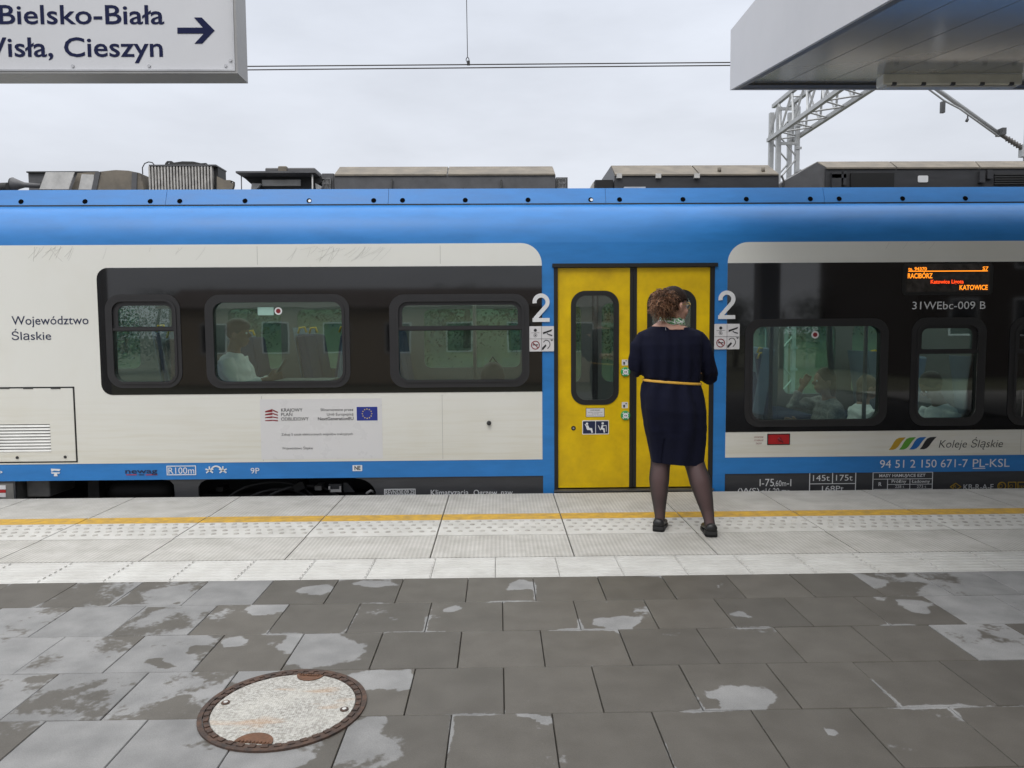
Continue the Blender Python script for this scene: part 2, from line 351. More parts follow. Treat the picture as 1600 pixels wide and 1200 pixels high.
for r in range(0, 23):
    y1 = Y0 - r*PY; y0 = y1 - PY
    if y0 < -4.2: break
    off = .175 if r % 2 == 0 else .010
    near = r < 7
    k = math.floor((-7 - off)/PX)
    for i in range(k, k+42):
        xa = off + i*PX; xb = xa + PX; g_ = .0017
        zj = random.uniform(-.0008, .0008); tl = (random.uniform(-.0012, .0012), random.uniform(-.0012, .0012)); tone = random.uniform(.87, 1.10)
        vis = near and abs(xa) < 3.6
        nx = 24 if vis else 1
        o = len(pv); cxm, cym = (xa+xb)/2, (y0+y1)/2
        tid = (r, i); so = Vector((random.uniform(-9, 9), random.uniform(-9, 9), random.uniform(-9, 9)))
        us = [xa+g_, xa+g_+.002] + [xa+g_+.002+(PX-2*g_-.004)*q/nx for q in range(1, nx)] + [xb-g_-.002, xb-g_]
        ws = [y0+g_, y0+g_+.002] + [y0+g_+.002+(PY-2*g_-.004)*q/nx for q in range(1, nx)] + [y1-g_-.002, y1-g_]
        n = len(us)
        for b2, yy in enumerate(ws):
            for a2, xx in enumerate(us):
                lip = (a2 in (0, n-1)) or (b2 in (0, n-1))
                pv.append((xx, yy, zj + tl[0]*(xx-cxm)/PX + tl[1]*(yy-cym)/PY - (.0025 if lip else 0)))
                pd.append(dryness(xx, yy, min(xx-xa, xb-xx), min(yy-y0, y1-yy), tid, so) if vis else .4)
                pt.append(tone)
        for b2 in range(n-1):
            for a2 in range(n-1): pf.append((o+b2*n+a2, o+b2*n+a2+1, o+(b2+1)*n+a2+1, o+(b2+1)*n+a2))
        base = len(pv)   # sides of the block
        for xx, yy in ((xa+g_, y0+g_), (xb-g_, y0+g_), (xb-g_, y1-g_), (xa+g_, y1-g_)): pv.append((xx, yy, -.03)); pd.append(0); pt.append(tone*.8)
        cs = (o, o+n-1, o+n*n-1, o+n*(n-1))
        for q in range(4): pf.append((cs[(q+1) % 4], cs[q], base+q, base+(q+1) % 4))
me = bpy.data.meshes.new('paving'); me.from_pydata(pv, [], pf)
for nm, d in (('dry', pd), ('tone', pt)): me.attributes.new(nm, 'FLOAT', 'POINT').data.foreach_set('value', d)
struct('paving', me, tile_mat(), 'grey square concrete pavers, partly wet, with pale drying patches', 'paving')
g = MB(); g.box((-7.2, -4.3, -.055), (7.8, Y0+.01, -.012))
struct('paving_bed', g, pm('dark jointing sand', (.035, .032, .028), .95, bump=.4, bscale=200), 'dark sand bed showing in the paver joints', 'paving bed')

# white ribbed guiding strip
def white_conc(name, col, lo, pat=False, dots=False):
    m, t, b, N, L = nodes(name); tc = N('ShaderNodeTexCoord')
    n1 = N('ShaderNodeTexNoise'); n1.inputs['Scale'].default_value = 5; n1.inputs['Detail'].default_value = 8; n1.inputs['Roughness'].default_value = .65; L(tc.outputs['Object'], n1.inputs['Vector'])
    r = N('ShaderNodeMapRange'); r.inputs['From Min'].default_value = .32; r.inputs['From Max'].default_value = .68; L(n1.outputs['Fac'], r.inputs[0])
    mx = N('ShaderNodeMix'); mx.data_type = 'RGBA'; mx.inputs[6].default_value = (*lo, 1); mx.inputs[7].default_value = (*col, 1); L(r.outputs[0], mx.inputs['Factor'])
    colr = mx.outputs[2]
    b.inputs['Roughness'].default_value = .75
    bp = N('ShaderNodeBump'); bp.inputs['Strength'].default_value = .5
    if pat:
        sp = N('ShaderNodeSeparateXYZ'); L(tc.outputs['Object'], sp.inputs[0]); K = 2*math.pi/.052
        def s(sx, sy):
            a = N('ShaderNodeMath'); a.operation = 'MULTIPLY'; a.inputs[1].default_value = sx*K; L(sp.outputs['X'], a.inputs[0])
            c = N('ShaderNodeMath'); c.operation = 'MULTIPLY_ADD'; c.inputs[1].default_value = sy*K*1.25; L(sp.outputs['Y'], c.inputs[0]); L(a.outputs[0], c.inputs[2])
            d = N('ShaderNodeMath'); d.operation = 'SINE'; L(c.outputs[0], d.inputs[0]); return d.outputs[0]
        p = N('ShaderNodeMath'); p.operation = 'MULTIPLY'; L(s(1, 1), p.inputs[0]); L(s(1, -1), p.inputs[1])
        q = N('ShaderNodeMapRange'); q.interpolation_type = 'SMOOTHSTEP'; q.inputs['From Min'].default_value = .05; q.inputs['From Max'].default_value = .55; L(p.outputs[0], q.inputs[0])
        dk = N('ShaderNodeMix'); dk.data_type = 'RGBA'; dk.blend_type = 'MULTIPLY'; dk.inputs['Factor'].default_value = 1; L(colr, dk.inputs[6])
        gr = N('ShaderNodeMapRange'); gr.inputs['To Min'].default_value = .80; gr.inputs['To Max'].default_value = 1.04; L(q.outputs[0], gr.inputs[0]); L(gr.outputs[0], dk.inputs[7]); colr = dk.outputs[2]
        bp.inputs['Distance'].default_value = .005; L(q.outputs[0], bp.inputs['Height'])
    else:
        n2 = N('ShaderNodeTexNoise'); n2.inputs['Scale'].default_value = 200; L(tc.outputs['Object'], n2.inputs['Vector']); bp.inputs['Distance'].default_value = .002; L(n2.outputs['Fac'], bp.inputs['Height'])
    L(colr, b.inputs['Base Color']); L(bp.outputs[0], b.inputs['Normal']); return m
GA, GB = 3.942, 4.304
x_t = gp(500, 867).x; o_ = x_t % .35
g = MB()
for i in range(-22, 23):
    xa = o_ + i*.35 + .0015; xb = xa + .347
    g.box((xa, GA+.002, -.03), (xb, GB-.002, -.002))
    for k in range(7):
        yc = GA + .028 + k*.0505
        g.prism([(yc-.016, -.0025), (yc-.011, .0035), (yc+.011, .0035), (yc+.016, -.0025)], xa+.006, xb-.006, 'x')
struct('tactile_guide_strip', g, white_conc('white ribbed concrete', (.535, .53, .505), (.435, .425, .40)), 'white ribbed tactile guiding strip along the platform', 'tactile paving')

# big white edge slabs: lozenge relief, yellow line, three rows of domes
e_main = white_conc('white relief concrete', (.56, .545, .51), (.41, .395, .36), pat=True)
g = MB(); gd = MB()
SX = [.437 + .85*k for k in range(-10, 11)]
yl0, yl1 = 5.175, 5.336
for x in SX:
    g.box((x+.004, GB+.003, -.08), (x+.846, EDGE, 0.0))
struct('platform_edge', g, e_main, 'white textured concrete slabs along the platform edge', 'platform edge')
g = MB()
for x in SX:
    g.box((x+.0045, yl0, -.01), (x+.8455, yl1, .004))
ym = pm('worn yellow line', (.56, .33, .03), .7, var=.25, scale=16, dirt=(.36, .23, .06), bump=.3)
struct('yellow_line', g, ym, 'yellow safety line along the platform edge', 'safety line')
g = MB()
for x in SX:
    g.box((x+.0045, 4.775, -.01), (x+.8455, 5.172, .0035))
struct('dome_border', g, white_conc('white plain concrete', (.57, .56, .53), (.45, .44, .41)), 'smooth white border carrying warning domes beside the yellow line', 'tactile paving')
g = MB()
for x in SX:
    for r in range(4):
        for k in range(11):
            xc = x + .055 + k*.0745 + (.018 if r % 2 else -.012); yc = 5.125 - r*.085
            ring = []
            for (rad, hz) in ((.0185, .0036), (.016, .0075), (.010, .009)):
                ring.append([(xc + rad*math.cos(q*math.pi/5), yc + rad*math.sin(q*math.pi/5), hz) for q in range(10)])
            vs = sum(ring, []) + [(xc, yc, .0095)]
            fs = [(a*10+q, a*10+(q+1) % 10, (a+1)*10+(q+1) % 10, (a+1)*10+q) for a in range(2) for q in range(10)] + [(20+q, 20+(q+1) % 10, 30) for q in range(10)]
            g.add(vs, fs, 0, True)
struct('warning_domes', g, pm('grey dome concrete', (.40, .385, .355), .7, var=.4, scale=14, dirt=(.25, .24, .215)), 'rows of small tactile warning domes beside the yellow line', 'tactile paving', kind='stuff')  # domes coloured darker than their border, with uneven tone

# manhole cover
pts = [gp(312, 1125), gp(576, 1086), gp(487, 1045), gp(395, 1178), gp(340, 1088), gp(545, 1128)]
mc = sum(pts, Vector())/len(pts)
mr = sum((p-mc).length for p in pts)/len(pts)
print('manhole', mc, mr, [(p-mc).length for p in pts])
root = thing('manhole_cover', 'round concrete filled manhole cover with rusty iron rim set in the grey pavers', 'manhole cover', (mc.x, mc.y, 0))
rust = pm('rusty cast iron', (.075, .042, .028), .8, var=.5, scale=30, bump=.5, bscale=60, dirt=(.028, .021, .018))
rust2 = pm('orange brown rust', (.12, .056, .03), .8, var=.6, scale=30, bump=.5, bscale=60, dirt=(.09, .045, .025))
def ringpoly(m, r0, r1, z0, z1, n=72, mi=0, a0=0, a1=2*math.pi):
    vs = []; full = abs(a1-a0-2*math.pi) < 1e-6; k = n if full else n+1
    for i in range(k):
        a = a0 + (a1-a0)*i/n; c, s = math.cos(a), math.sin(a)
        for r_, z_ in ((r0, z0), (r0, z1), (r1, z1), (r1, z0)): vs.append((mc.x+r_*c, mc.y+r_*s, z_))
    fs = []
    for i in range(n):
        j = (i+1) % k
        for q in range(4): fs.append((i*4+q, i*4+(q+1) % 4, j*4+(q+1) % 4, j*4+q))
    if not full: fs += [(0, 3, 2, 1), (n*4, n*4+1, n*4+2, n*4+3)]
    m.add(vs, fs, mi)
g = MB(); ringpoly(g, mr-.016, mr, -.01, .007); ringpoly(g, mr-.038, mr-.019, -.01, .0045)
for i in range(40):
    a = 2*math.pi*i/40
    ringpoly(g, mr-.037, mr-.02, .004, .0085, n=3, a0=a, a1=a+.085)
obj('frame_ring', g, rust, root)
def cover_mat():
    m, t, b, N, L = nodes('speckled concrete with rust stains'); tc = N('ShaderNodeTexCoord')
    def nz(s, d=4, st=(1, 1, 1)):
        mp = N('ShaderNodeMapping'); mp.inputs['Scale'].default_value = st; L(tc.outputs['Object'], mp.inputs[0])
        n = N('ShaderNodeTexNoise'); n.inputs['Scale'].default_value = s; n.inputs['Detail'].default_value = d; L(mp.outputs[0], n.inputs['Vector']); return n.outputs['Fac']
    def rng(o, a, c, lo=0, hi=1):
        q = N('ShaderNodeMapRange'); q.inputs['From Min'].default_value = a; q.inputs['From Max'].default_value = c; q.inputs['To Min'].default_value = lo; q.inputs['To Max'].default_value = hi; L(o, q.inputs[0]); return q.outputs[0]
    def mix(f, a, c):
        x = N('ShaderNodeMix'); x.data_type = 'RGBA'; L(f, x.inputs['Factor'])
        for i, k in ((6, a), (7, c)):
            if isinstance(k, tuple): x.inputs[i].default_value = (*k, 1)
            else: L(k, x.inputs[i])
        return x.outputs[2]
    c = mix(rng(nz(110, 3), .35, .65), (.25, .24, .215), (.46, .45, .42))
    c = mix(rng(nz(6, 6), .45, .75, 0, .6), c, (.50, .485, .44))
    c = mix(rng(nz(7, 5, (.6, 2, 1)), .58, .72, 0, .5), c, (.40, .22, .09))
    c = mix(rng(nz(15, 5), .66, .74, 0, .6), c, (.10, .10, .09))
    L(c, b.inputs['Base Color']); b.inputs['Roughness'].default_value = .85
    w = N('ShaderNodeTexWave'); w.inputs['Scale'].default_value = 42; w.inputs['Distortion'].default_value = .5; L(tc.outputs['Object'], w.inputs['Vector'])
    bp = N('ShaderNodeBump'); bp.inputs['Strength'].default_value = .4; bp.inputs['Distance'].default_value = .003; L(w.outputs['Fac'], bp.inputs['Height']); L(bp.outputs[0], b.inputs['Normal'])
    return m
g = MB(); n = 64; rc = mr-.041
vs = [(mc.x+rc*math.cos(2*math.pi*i/n), mc.y+rc*math.sin(2*math.pi*i/n), .004) for i in range(n)] + [(mc.x+rc*math.cos(2*math.pi*i/n), mc.y+rc*math.sin(2*math.pi*i/n), -.01) for i in range(n)] + [(mc.x, mc.y, .0065)]
g.add(vs, [(i, (i+1) % n, 2*n) for i in range(n)] + [(i, i+n, (i+1) % n+n, (i+1) % n) for i in range(n)])
obj('concrete_infill', g, cover_mat(), root)
for a, w in ((R(82), .052), (R(262), .064)):          # lifting recesses
    g = MB(); c = mc + Vector((math.cos(a), math.sin(a), 0))*(rc-.004); t_ = Vector((-math.sin(a), math.cos(a), 0)); n_ = -Vector((math.cos(a), math.sin(a), 0))
    vs = []
    for r_, z_ in ((1, .0052), (1, .0082), (.86, .0082), (.72, .0055)):
        vs += [c + t_*(w*r_*math.cos(math.pi*q/16)) + n_*(w*.95*r_*math.sin(math.pi*q/16)) + Vector((0, 0, z_)) for q in range(17)]
    fs = [(k*17+q, k*17+q+1, (k+1)*17+q+1, (k+1)*17+q) for k in range(3) for q in range(16)] + [tuple(51+q for q in range(17))]
    g.add(vs, fs)
    for q in range(-4, 5):
        p = c + t_*(q*w/5.2) + n_*.006; g.ell((p.x, p.y, .0075), (.005, .005, .004), 8, 6)
    obj('lifting_recess', g, rust2, root)
for a in (R(172), R(352)):
    g = MB(); p = mc + Vector((math.cos(a), math.sin(a), 0))*(rc-.026)
    g.tube([p+Vector((0, 0, .003)), p+Vector((0, 0, .008))], .015, 16); b_ = obj('bolt', g, rust, root)
    g = MB(); g.tube([p+Vector((0, 0, .008)), p+Vector((0, 0, .0095))], .0075, 12); obj('bolt_head', g, M['roofpale'], b_)
# ------------------------------------------------------------------ the train
TR = thing('train', 'white and blue electric train with yellow doors standing at the platform', 'train', (0, T+1.4, -.93))
def X(px, py=560): return at(px, py, T).x
def Z(px, py): return at(px, py, T).z
z_roof = 2.05; z_w0 = .261; z_b0 = .122
xl_w, xr_w = X(847), X(1135)               # white panels stop here, blue door pillar between
zbt_l = Z(500, 417); zbb_l = Z(500, 614.5); zbt_r = Z(1370, 410); zbb_r = Z(1370, 673)
def boxpx(x0, x1, y0, y1):                  # measured box on the train side -> x0, x1, z0, z1
    xm, ym = (x0+x1)/2, (y0+y1)/2
    return at(x0, ym, T).x, at(x1, ym, T).x, at(xm, y1, T).z, at(xm, y0, T).z
WIN = [  # frame box, glass box, vent pane box or None
 ((167, 284, 460, 606), (177, 275, 470, 597.5), (184.5, 268.5, 477.5, 510.5)),
 ((322, 547, 460, 606), (334, 536.5, 471, 596.5), None),
 ((609, 827, 459.6, 605), (622, 816.5, 470, 594.5), (628, 809, 476.5, 509)),
 ((1163, 1386, 498, 666), (1174, 1374.5, 509, 656), None),
 ((1422, 1538, 496, 665), (1432.5, 1526, 507, 653.5), (1440, 1519.5, 513, 545.5)),
 ((1575, 1691, 495, 664), (1585.5, 1679, 506, 652.5), (1593, 1672.5, 512, 544.5)),
 ((-190, 35-10-60, 460, 606), (-178, -47, 470, 597.5), None)]
DO = boxpx(865.7, 1115, 413, 768)           # door opening
holes = [rr(*boxpx(*g), .085) for f, g, v in WIN]
frz = boxpx(1000, 1010, 413, 768)
door_hole = [(DO[0], DO[2]), (DO[1], DO[2]), (DO[1], DO[3]), (DO[0], DO[3])]
led = boxpx(1409.5, 1550.5, 411.5, 461)
g = MB()
notch = [(XL, z_b0), (DO[0], z_b0), (DO[0], DO[3]), (DO[1], DO[3]), (DO[1], z_b0), (XR, z_b0), (XR, z_roof), (XL, z_roof)]
g.panel(notch, holes, T, T+.06, 0, 1)
obj('side_wall', g, [M['blue'], M['black']], TR)
inl = lambda h, box: all(box[0]-.02 < x < box[1]+.02 for x, z in h)
hl = [h for h in holes if max(x for x, z in h) < xl_w]; hr = [h for h in holes if min(x for x, z in h) > xr_w]
g = MB()
g.panel(rr(XL, xl_w, z_w0, z_roof-.004, (0, 0, .17, 0), 10), hl, T-.003, T+.002); obj('white_panel', g, M['white'], TR); g = MB()
g.panel(rr(xr_w, XR, z_w0, z_roof-.004, (0, 0, 0, .17), 10), hr, T-.003, T+.002)
obj('white_panel', g, M['white'], TR)
xbl = X(157)
g = MB()
g.panel(rr(xbl, xl_w, zbb_l, zbt_l, (.09, 0, 0, .09)), [h for h in hl if min(x for x, z in h) > xbl], T-.006, T-.001); obj('window_band', g, M['band'], TR); g = MB()
g.panel(rr(xr_w, XR, zbb_r, zbt_r, 0), hr, T-.006, T-.001); obj('window_band', g, M['band'], TR); g = MB()
g.panel(rr(XL, X(-20), zbb_l, zbt_l, (0, .09, .09, 0)), [h for h in hl if max(x for x, z in h) < X(-30)], T-.006, T-.001)
obj('window_band', g, M['band'], TR)
for k, (f, gl, v) in enumerate(WIN):
    fb, gb = boxpx(*f), boxpx(*gl)
    g = MB()
    g.panel(rr(*fb, .125, 8), [rr(*gb, .085, 8)], T-.013, T-.004)
    ins = (gb[0]-.014, gb[1]+.014, gb[2]-.014, gb[3]+.014)
    g.panel(rr(*ins, .098, 8), [rr(gb[0]+.006, gb[1]-.006, gb[2]+.006, gb[3]-.006, .08, 8)], T-.020, T-.011)
    w = obj('window', g, M['rubber'], TR)
    g = MB(); g.panel(rr(gb[0]-.004, gb[1]+.004, gb[2]-.004, gb[3]+.004, .088, 8), [], T+.012, T+.018)
    obj('pane', g, M['glass'], w)
    if v:
        vb = boxpx(*v); g = MB(); zt = vb[2] - .012
        g.panel(rr(gb[0]+.004, gb[1]-.004, zt-.026, gb[3]-.004, (0, 0, .08, .08), 8), [rr(*vb, (.012, .012, .055, .055), 6)], T-.003, T+.008)
        g.box((gb[0]+.006, T-.015, zt-.018), (gb[1]-.006, T-.002, zt+.002))
        obj('vent_frame', g, M['rubber'], w)
    if k in (1, 3):       # small round emergency exit sticker and pale label
        cx, cy = ((435, 486) if k == 1 else (1273.5, 523)); c = at(cx, cy, T+.011)
        g = MB(); g.panel(circ(c.x, c.z, .031, 20), [], T+.0085, T+.0095); s_ = obj('round_sticker', g, M['letter'], w)
        g = MB(); g.panel(circ(c.x, c.z, .019, 16), [], T+.0075, T+.0083); obj('sticker_print', g, M['redprint'], w)
        if k == 1:
            q = boxpx(402, 427, 480, 492.5); g = MB(); g.panel(rr(*q, .004), [], T+.0085, T+.0095); obj('paper_label', g, pm('green tinted paper', (.30, .48, .42), .5), w)

def tube2(m, pts, wdt, y0, y1):                   # flat stroke of constant width in the x-z plane
    L_, R_ = [], []
    for i, p in enumerate(pts):
        a, b = pts[max(i-1, 0)], pts[min(i+1, len(pts)-1)]
        t = Vector((b[0]-a[0], b[1]-a[1])).normalized(); n = Vector((-t.y, t.x))*wdt/2
        L_.append((p[0]+n.x, p[1]+n.y)); R_.append((p[0]-n.x, p[1]-n.y))
    for i in range(len(pts)-1): 
        q = [R_[i], R_[i+1], L_[i+1], L_[i]]; o = len(m.v)
        m.panel(q, [], y0, y1)
# service hatch at the far left
hb = boxpx(-60, 117, 607, 721)
g = MB(); g.panel(rr(hb[0]-.012, hb[1]+.012, hb[2]-.012, hb[3]+.012, 0), [], T-.0045, T-.001)
seam = obj('hatch_seam', g, M['black'], TR)
lv = boxpx(-40, 80, 663, 706)
g = MB(); g.panel(rr(*hb, .0), [rr(*lv, 0)], T-.009, T-.004); hatch = obj('service_hatch', g, M['white'], TR)
g = MB(); n = 9; dz = (lv[3]-lv[2])/n
for i in range(n):
    z0 = lv[2] + i*dz
    g.prism([(T-.012, z0+.001), (T-.0125, z0+.005), (T-.004, z0+dz*.8), (T-.0005, z0+dz*.8), (T-.0005, z0+.001)], lv[0]+.001, lv[1]-.001, 'x')
obj('louvre', g, pm('white slat paint', (.72, .72, .69), .4), hatch)
for bx, by in ((27, 715), (102, 714)):
    c = at(bx, by, T-.01); g = MB(); g.tube([(c.x, T-.009, c.z), (c.x, T-.014, c.z)], .012, 12); g.box((c.x-.008, T-.0155, c.z-.002), (c.x+.008, T-.0135, c.z+.002)); obj('hatch_bolt', g, M['roofdark'], hatch)
for bx in (8, 45, 88):
    c = at(bx, 606, T); g = MB(); g.box((c.x-.04, T-.012, c.z-.008), (c.x+.04, T-.0035, c.z+.004)); obj('hatch_hinge', g, M['roofdark'], hatch)
c = at(764, 661, T); g = MB(); g.tube([(c.x, T-.002, c.z), (c.x, T-.03, c.z)], [.02, .015], 14); g.tube([(c.x, T-.03, c.z), (c.x, T-.034, c.z)], .008, 10); obj('socket_cap', g, M['roofdark'], TR)

# hairline scrapes under the roof edge
rs_c = random.Random(11)
for cx0, n_s in ((95, 16), (275, 4), (505, 14), (580, 12), (1420, 4)):
    g = MB()
    for i in range(n_s):
        xx = cx0+rs_c.gauss(0, 26); yy = 384+rs_c.uniform(0, 4); ln = rs_c.uniform(6, 28); cv = rs_c.gauss(-12, 9)
        p_ = [at(xx+cv*t*t, yy+ln*t*(.35+.5*t), T) for t in (0, .35, .7, 1)]
        if cx0 > 1000: p_ = [p-Vector((0, 0, -.04)) for p in p_]
        tube2(g, [(p.x, p.z) for p in p_], rs_c.uniform(.0007, .0015), T-.0038, T-.0028)
    obj('scrape_mark', g, pm('dark grey scrape', (.47, .46, .44), .6), TR)
# doors
zdb = Z(930, 762); zdt = Z(930, 418.5)
g = MB(); D0 = T+.012
fx0, fx1 = DO[0]-.013, DO[1]+.02
g.box((DO[0], T-.004, zdb-.03), (X(871.7), T+.09, DO[3]-.001))
g.box((X(1108.5), T-.004, zdb-.03), (DO[1], T+.09, DO[3]-.001))
g.box((fx0, T-.02, DO[3]-.022), (fx1, T+.09, DO[3]+.008))
obj('door_frame', g, M['black'], TR)
g = MB(); g.box((DO[0]-.005, T-.03, zdb-.028), (DO[1]+.005, T+.3, zdb-.012)); obj('door_sill', g, M['steel'], TR)
g = MB(); g.box((DO[0]-.002, T-.018, zdb-.2), (DO[1]+.002, T+.3, zdb-.0285)); obj('step_box', g, M['black'], TR)
LEAF = [((871.7, 984, 418.5, 762), (893, 966.5, 455, 632), (900, 959.5, 461.5, 625)), ((995, 1108.5, 417, 761), (1012, 1087, 453, 630), (1019, 1080, 459.5, 623))]
for k, (lb, fb, gb) in enumerate(LEAF):
    l, f, q = boxpx(*lb), boxpx(*fb), boxpx(*gb)
    g = MB(); g.panel(rr(l[0], l[1], zdb, zdt, .006, 3), [rr(*f, .115, 10)], D0, D0+.035); leaf = obj('door_leaf', g, M['yellow'], TR)
    g = MB(); g.panel(rr(f[0]-.004, f[1]+.004, f[2]-.004, f[3]+.004, .118, 10), [rr(*q, .085, 10)], D0-.006, D0+.03); obj('window_seal', g, M['black'], leaf)
    g = MB(); g.panel(rr(q[0]-.003, q[1]+.003, q[2]-.003, q[3]+.003, .088, 10), [], D0+.006, D0+.011); obj('pane', g, M['doorglass'], leaf)
    e0 = l[1] if k == 0 else X(984)+.001
    if k == 0:
        g = MB(); g.box((l[1]+.0005, D0-.004, zdb), (X(989.2), D0+.04, zdt)); obj('edge_seal', g, M['black'], leaf)
        # open-button column, notice, seat pictograms and lock
        for (sy0, sy1, by) in ((562, 571, 581), (628.5, 638, 649)):
            b_ = boxpx(972, 981.5, sy0, sy1); g = MB(); g.panel(rr(*b_, .004, 3), [], D0-.001, D0+.001); lab = obj('button_label', g, M['sticker'], leaf)
            g = MB(); g.panel(rr(b_[0]+.012, b_[0]+.026, b_[2]+.006, b_[2]+.028, 0), [], D0-.0018, D0-.0012); g.panel(rr(b_[0]+.03, b_[0]+.042, b_[2]+.034, b_[2]+.042, 0), [], D0-.0018, D0-.0012); obj('button_label_print', g, M['dark_letter'], leaf)
            c = at(977, by, D0); g = MB()
            g.tube([(c.x, D0+.001, c.z), (c.x, D0-.012, c.z), (c.x, D0-.016, c.z)], [.039, .039, .035], 28, ref=(1, 0, 0)); but = obj('door_button', g, M['green'], leaf)
            g = MB()
            for a in range(4):
                A = R(45+90*a); ux, uz = math.cos(A), math.sin(A)
                g.panel([(c.x+ux*.024-uz*.005, c.z+uz*.024+ux*.005), (c.x+ux*.024+uz*.005, c.z+uz*.024-ux*.005), (c.x+ux*.033+uz*.008, c.z+uz*.033-ux*.008), (c.x+ux*.033-uz*.008, c.z+uz*.033+ux*.008)], [], D0-.0175, D0-.0162)
            g.panel(circ(c.x, c.z, .022, 24), [], D0-.0185, D0-.0162); obj('button_ring', g, M['letter'], leaf)
            g = MB()
            for s in (-1, 1):
                t = [(c.x+s*.003, c.z-.009), (c.x+s*.012, c.z), (c.x+s*.003, c.z+.009)]
                g.panel(t if s > 0 else t[::-1], [], D0-.0195, D0-.0187)
            obj('button_arrows', g, M['dark_letter'], leaf)
        b_ = boxpx(915.6, 945, 637.5, 652); g = MB(); g.panel(rr(*b_, .004, 3), [], D0-.0008, D0+.001); obj('notice_edge', g, M['dark_letter'], leaf)
        g = MB(); g.panel(rr(b_[0]+.004, b_[1]-.004, b_[2]+.004, b_[3]-.004, .003, 3), [], D0-.0016, D0-.001); obj('notice_plate', g, M['sticker'], leaf)
        w_ = b_[1]-b_[0]
        text('UWAGA!', M['dark_letter'], leaf, b_[0]+w_*.25, b_[1]-w_*.25, b_[3]-.026, .014, D0-.0022)
        for q_, (s, u) in enumerate((('Drzwi otwierane', .12), ('za pomocą', .33), ('przycisku na drzwiach', .08))):
            text(s, M['dark_letter'], leaf, b_[0]+w_*u, b_[1]-w_*u, b_[3]-.041-q_*.011, .0062, D0-.0022)
        b_ = boxpx(910, 951.7, 657, 679); g = MB(); g.panel(rr(*b_, .008, 4), [], D0-.001, D0+.001); obj('pictogram_plate', g, M['letter'], leaf)
        xm = (b_[0]+b_[1])/2; sq = [(b_[0]+.006, xm-.003), (xm+.003, b_[1]-.006)]
        for i, (xa, xb) in enumerate(sq):
            g = MB(); g.panel(rr(xa, xb, b_[2]+.007, b_[3]-.007, .004, 3), [], D0-.0018, D0-.0011); obj('pictogram_field', g, M['navy_letter'], leaf)
            w_ = xb-xa; h_ = b_[3]-b_[2]-.014; zb = b_[2]+.007
            P = lambda u, v: (xa+u*w_, zb+v*h_)
            g = MB(); Y0_, Y1_ = D0-.0026, D0-.0019
            if i == 0:
                g.panel(circ(*P(.33, .80), .010, 14), [], Y0_, Y1_)
                g.panel([P(*p) for p in ((.20, .66), (.34, .30), (.62, .28), (.70, .06), (.82, .08), (.74, .44), (.52, .46), (.42, .68))][::1], [], Y0_, Y1_)
                g.panel([P(*p) for p in ((.14, .76), (.20, .62), (.34, .56), (.36, .62), (.24, .68), (.2, .78))], [], Y0_-.0006, Y0_-.0001)
            else:
                g.panel(circ(*P(.55, .82), .010, 14), [], Y0_, Y1_)
                g.panel([P(*p) for p in ((.48, .70), (.36, .34), (.58, .30), (.64, .06), (.74, .08), (.70, .42), (.56, .46), (.62, .66))], [], Y0_, Y1_)
                g.panel([P(*p) for p in ((.16, .66), (.22, .66), (.40, .28), (.34, .26))], [], Y0_-.0006, Y0_-.0001)
                g.panel([P(*p) for p in ((.60, .60), (.82, .62), (.82, .16), (.86, .16), (.86, .67), (.58, .66))], [], Y0_-.0006, Y0_-.0001)
            obj('pictogram', g, M['letter'], leaf)
        c = at(896, 669, D0); g = MB(); g.tube([(c.x, D0+.001, c.z), (c.x, D0-.004, c.z)], .019, 20); lk = obj('door_lock', g, M['black'], leaf)
        g = MB(); g.tube([(c.x, D0-.004, c.z), (c.x, D0-.006, c.z)], .008, 12); obj('lock_barrel', g, M['metal'], leaf)
    else:
        g = MB(); g.box((X(989.8), D0-.004, zdb), (l[0]-.0005, D0+.04, zdt)); obj('edge_seal', g, M['black'], leaf)

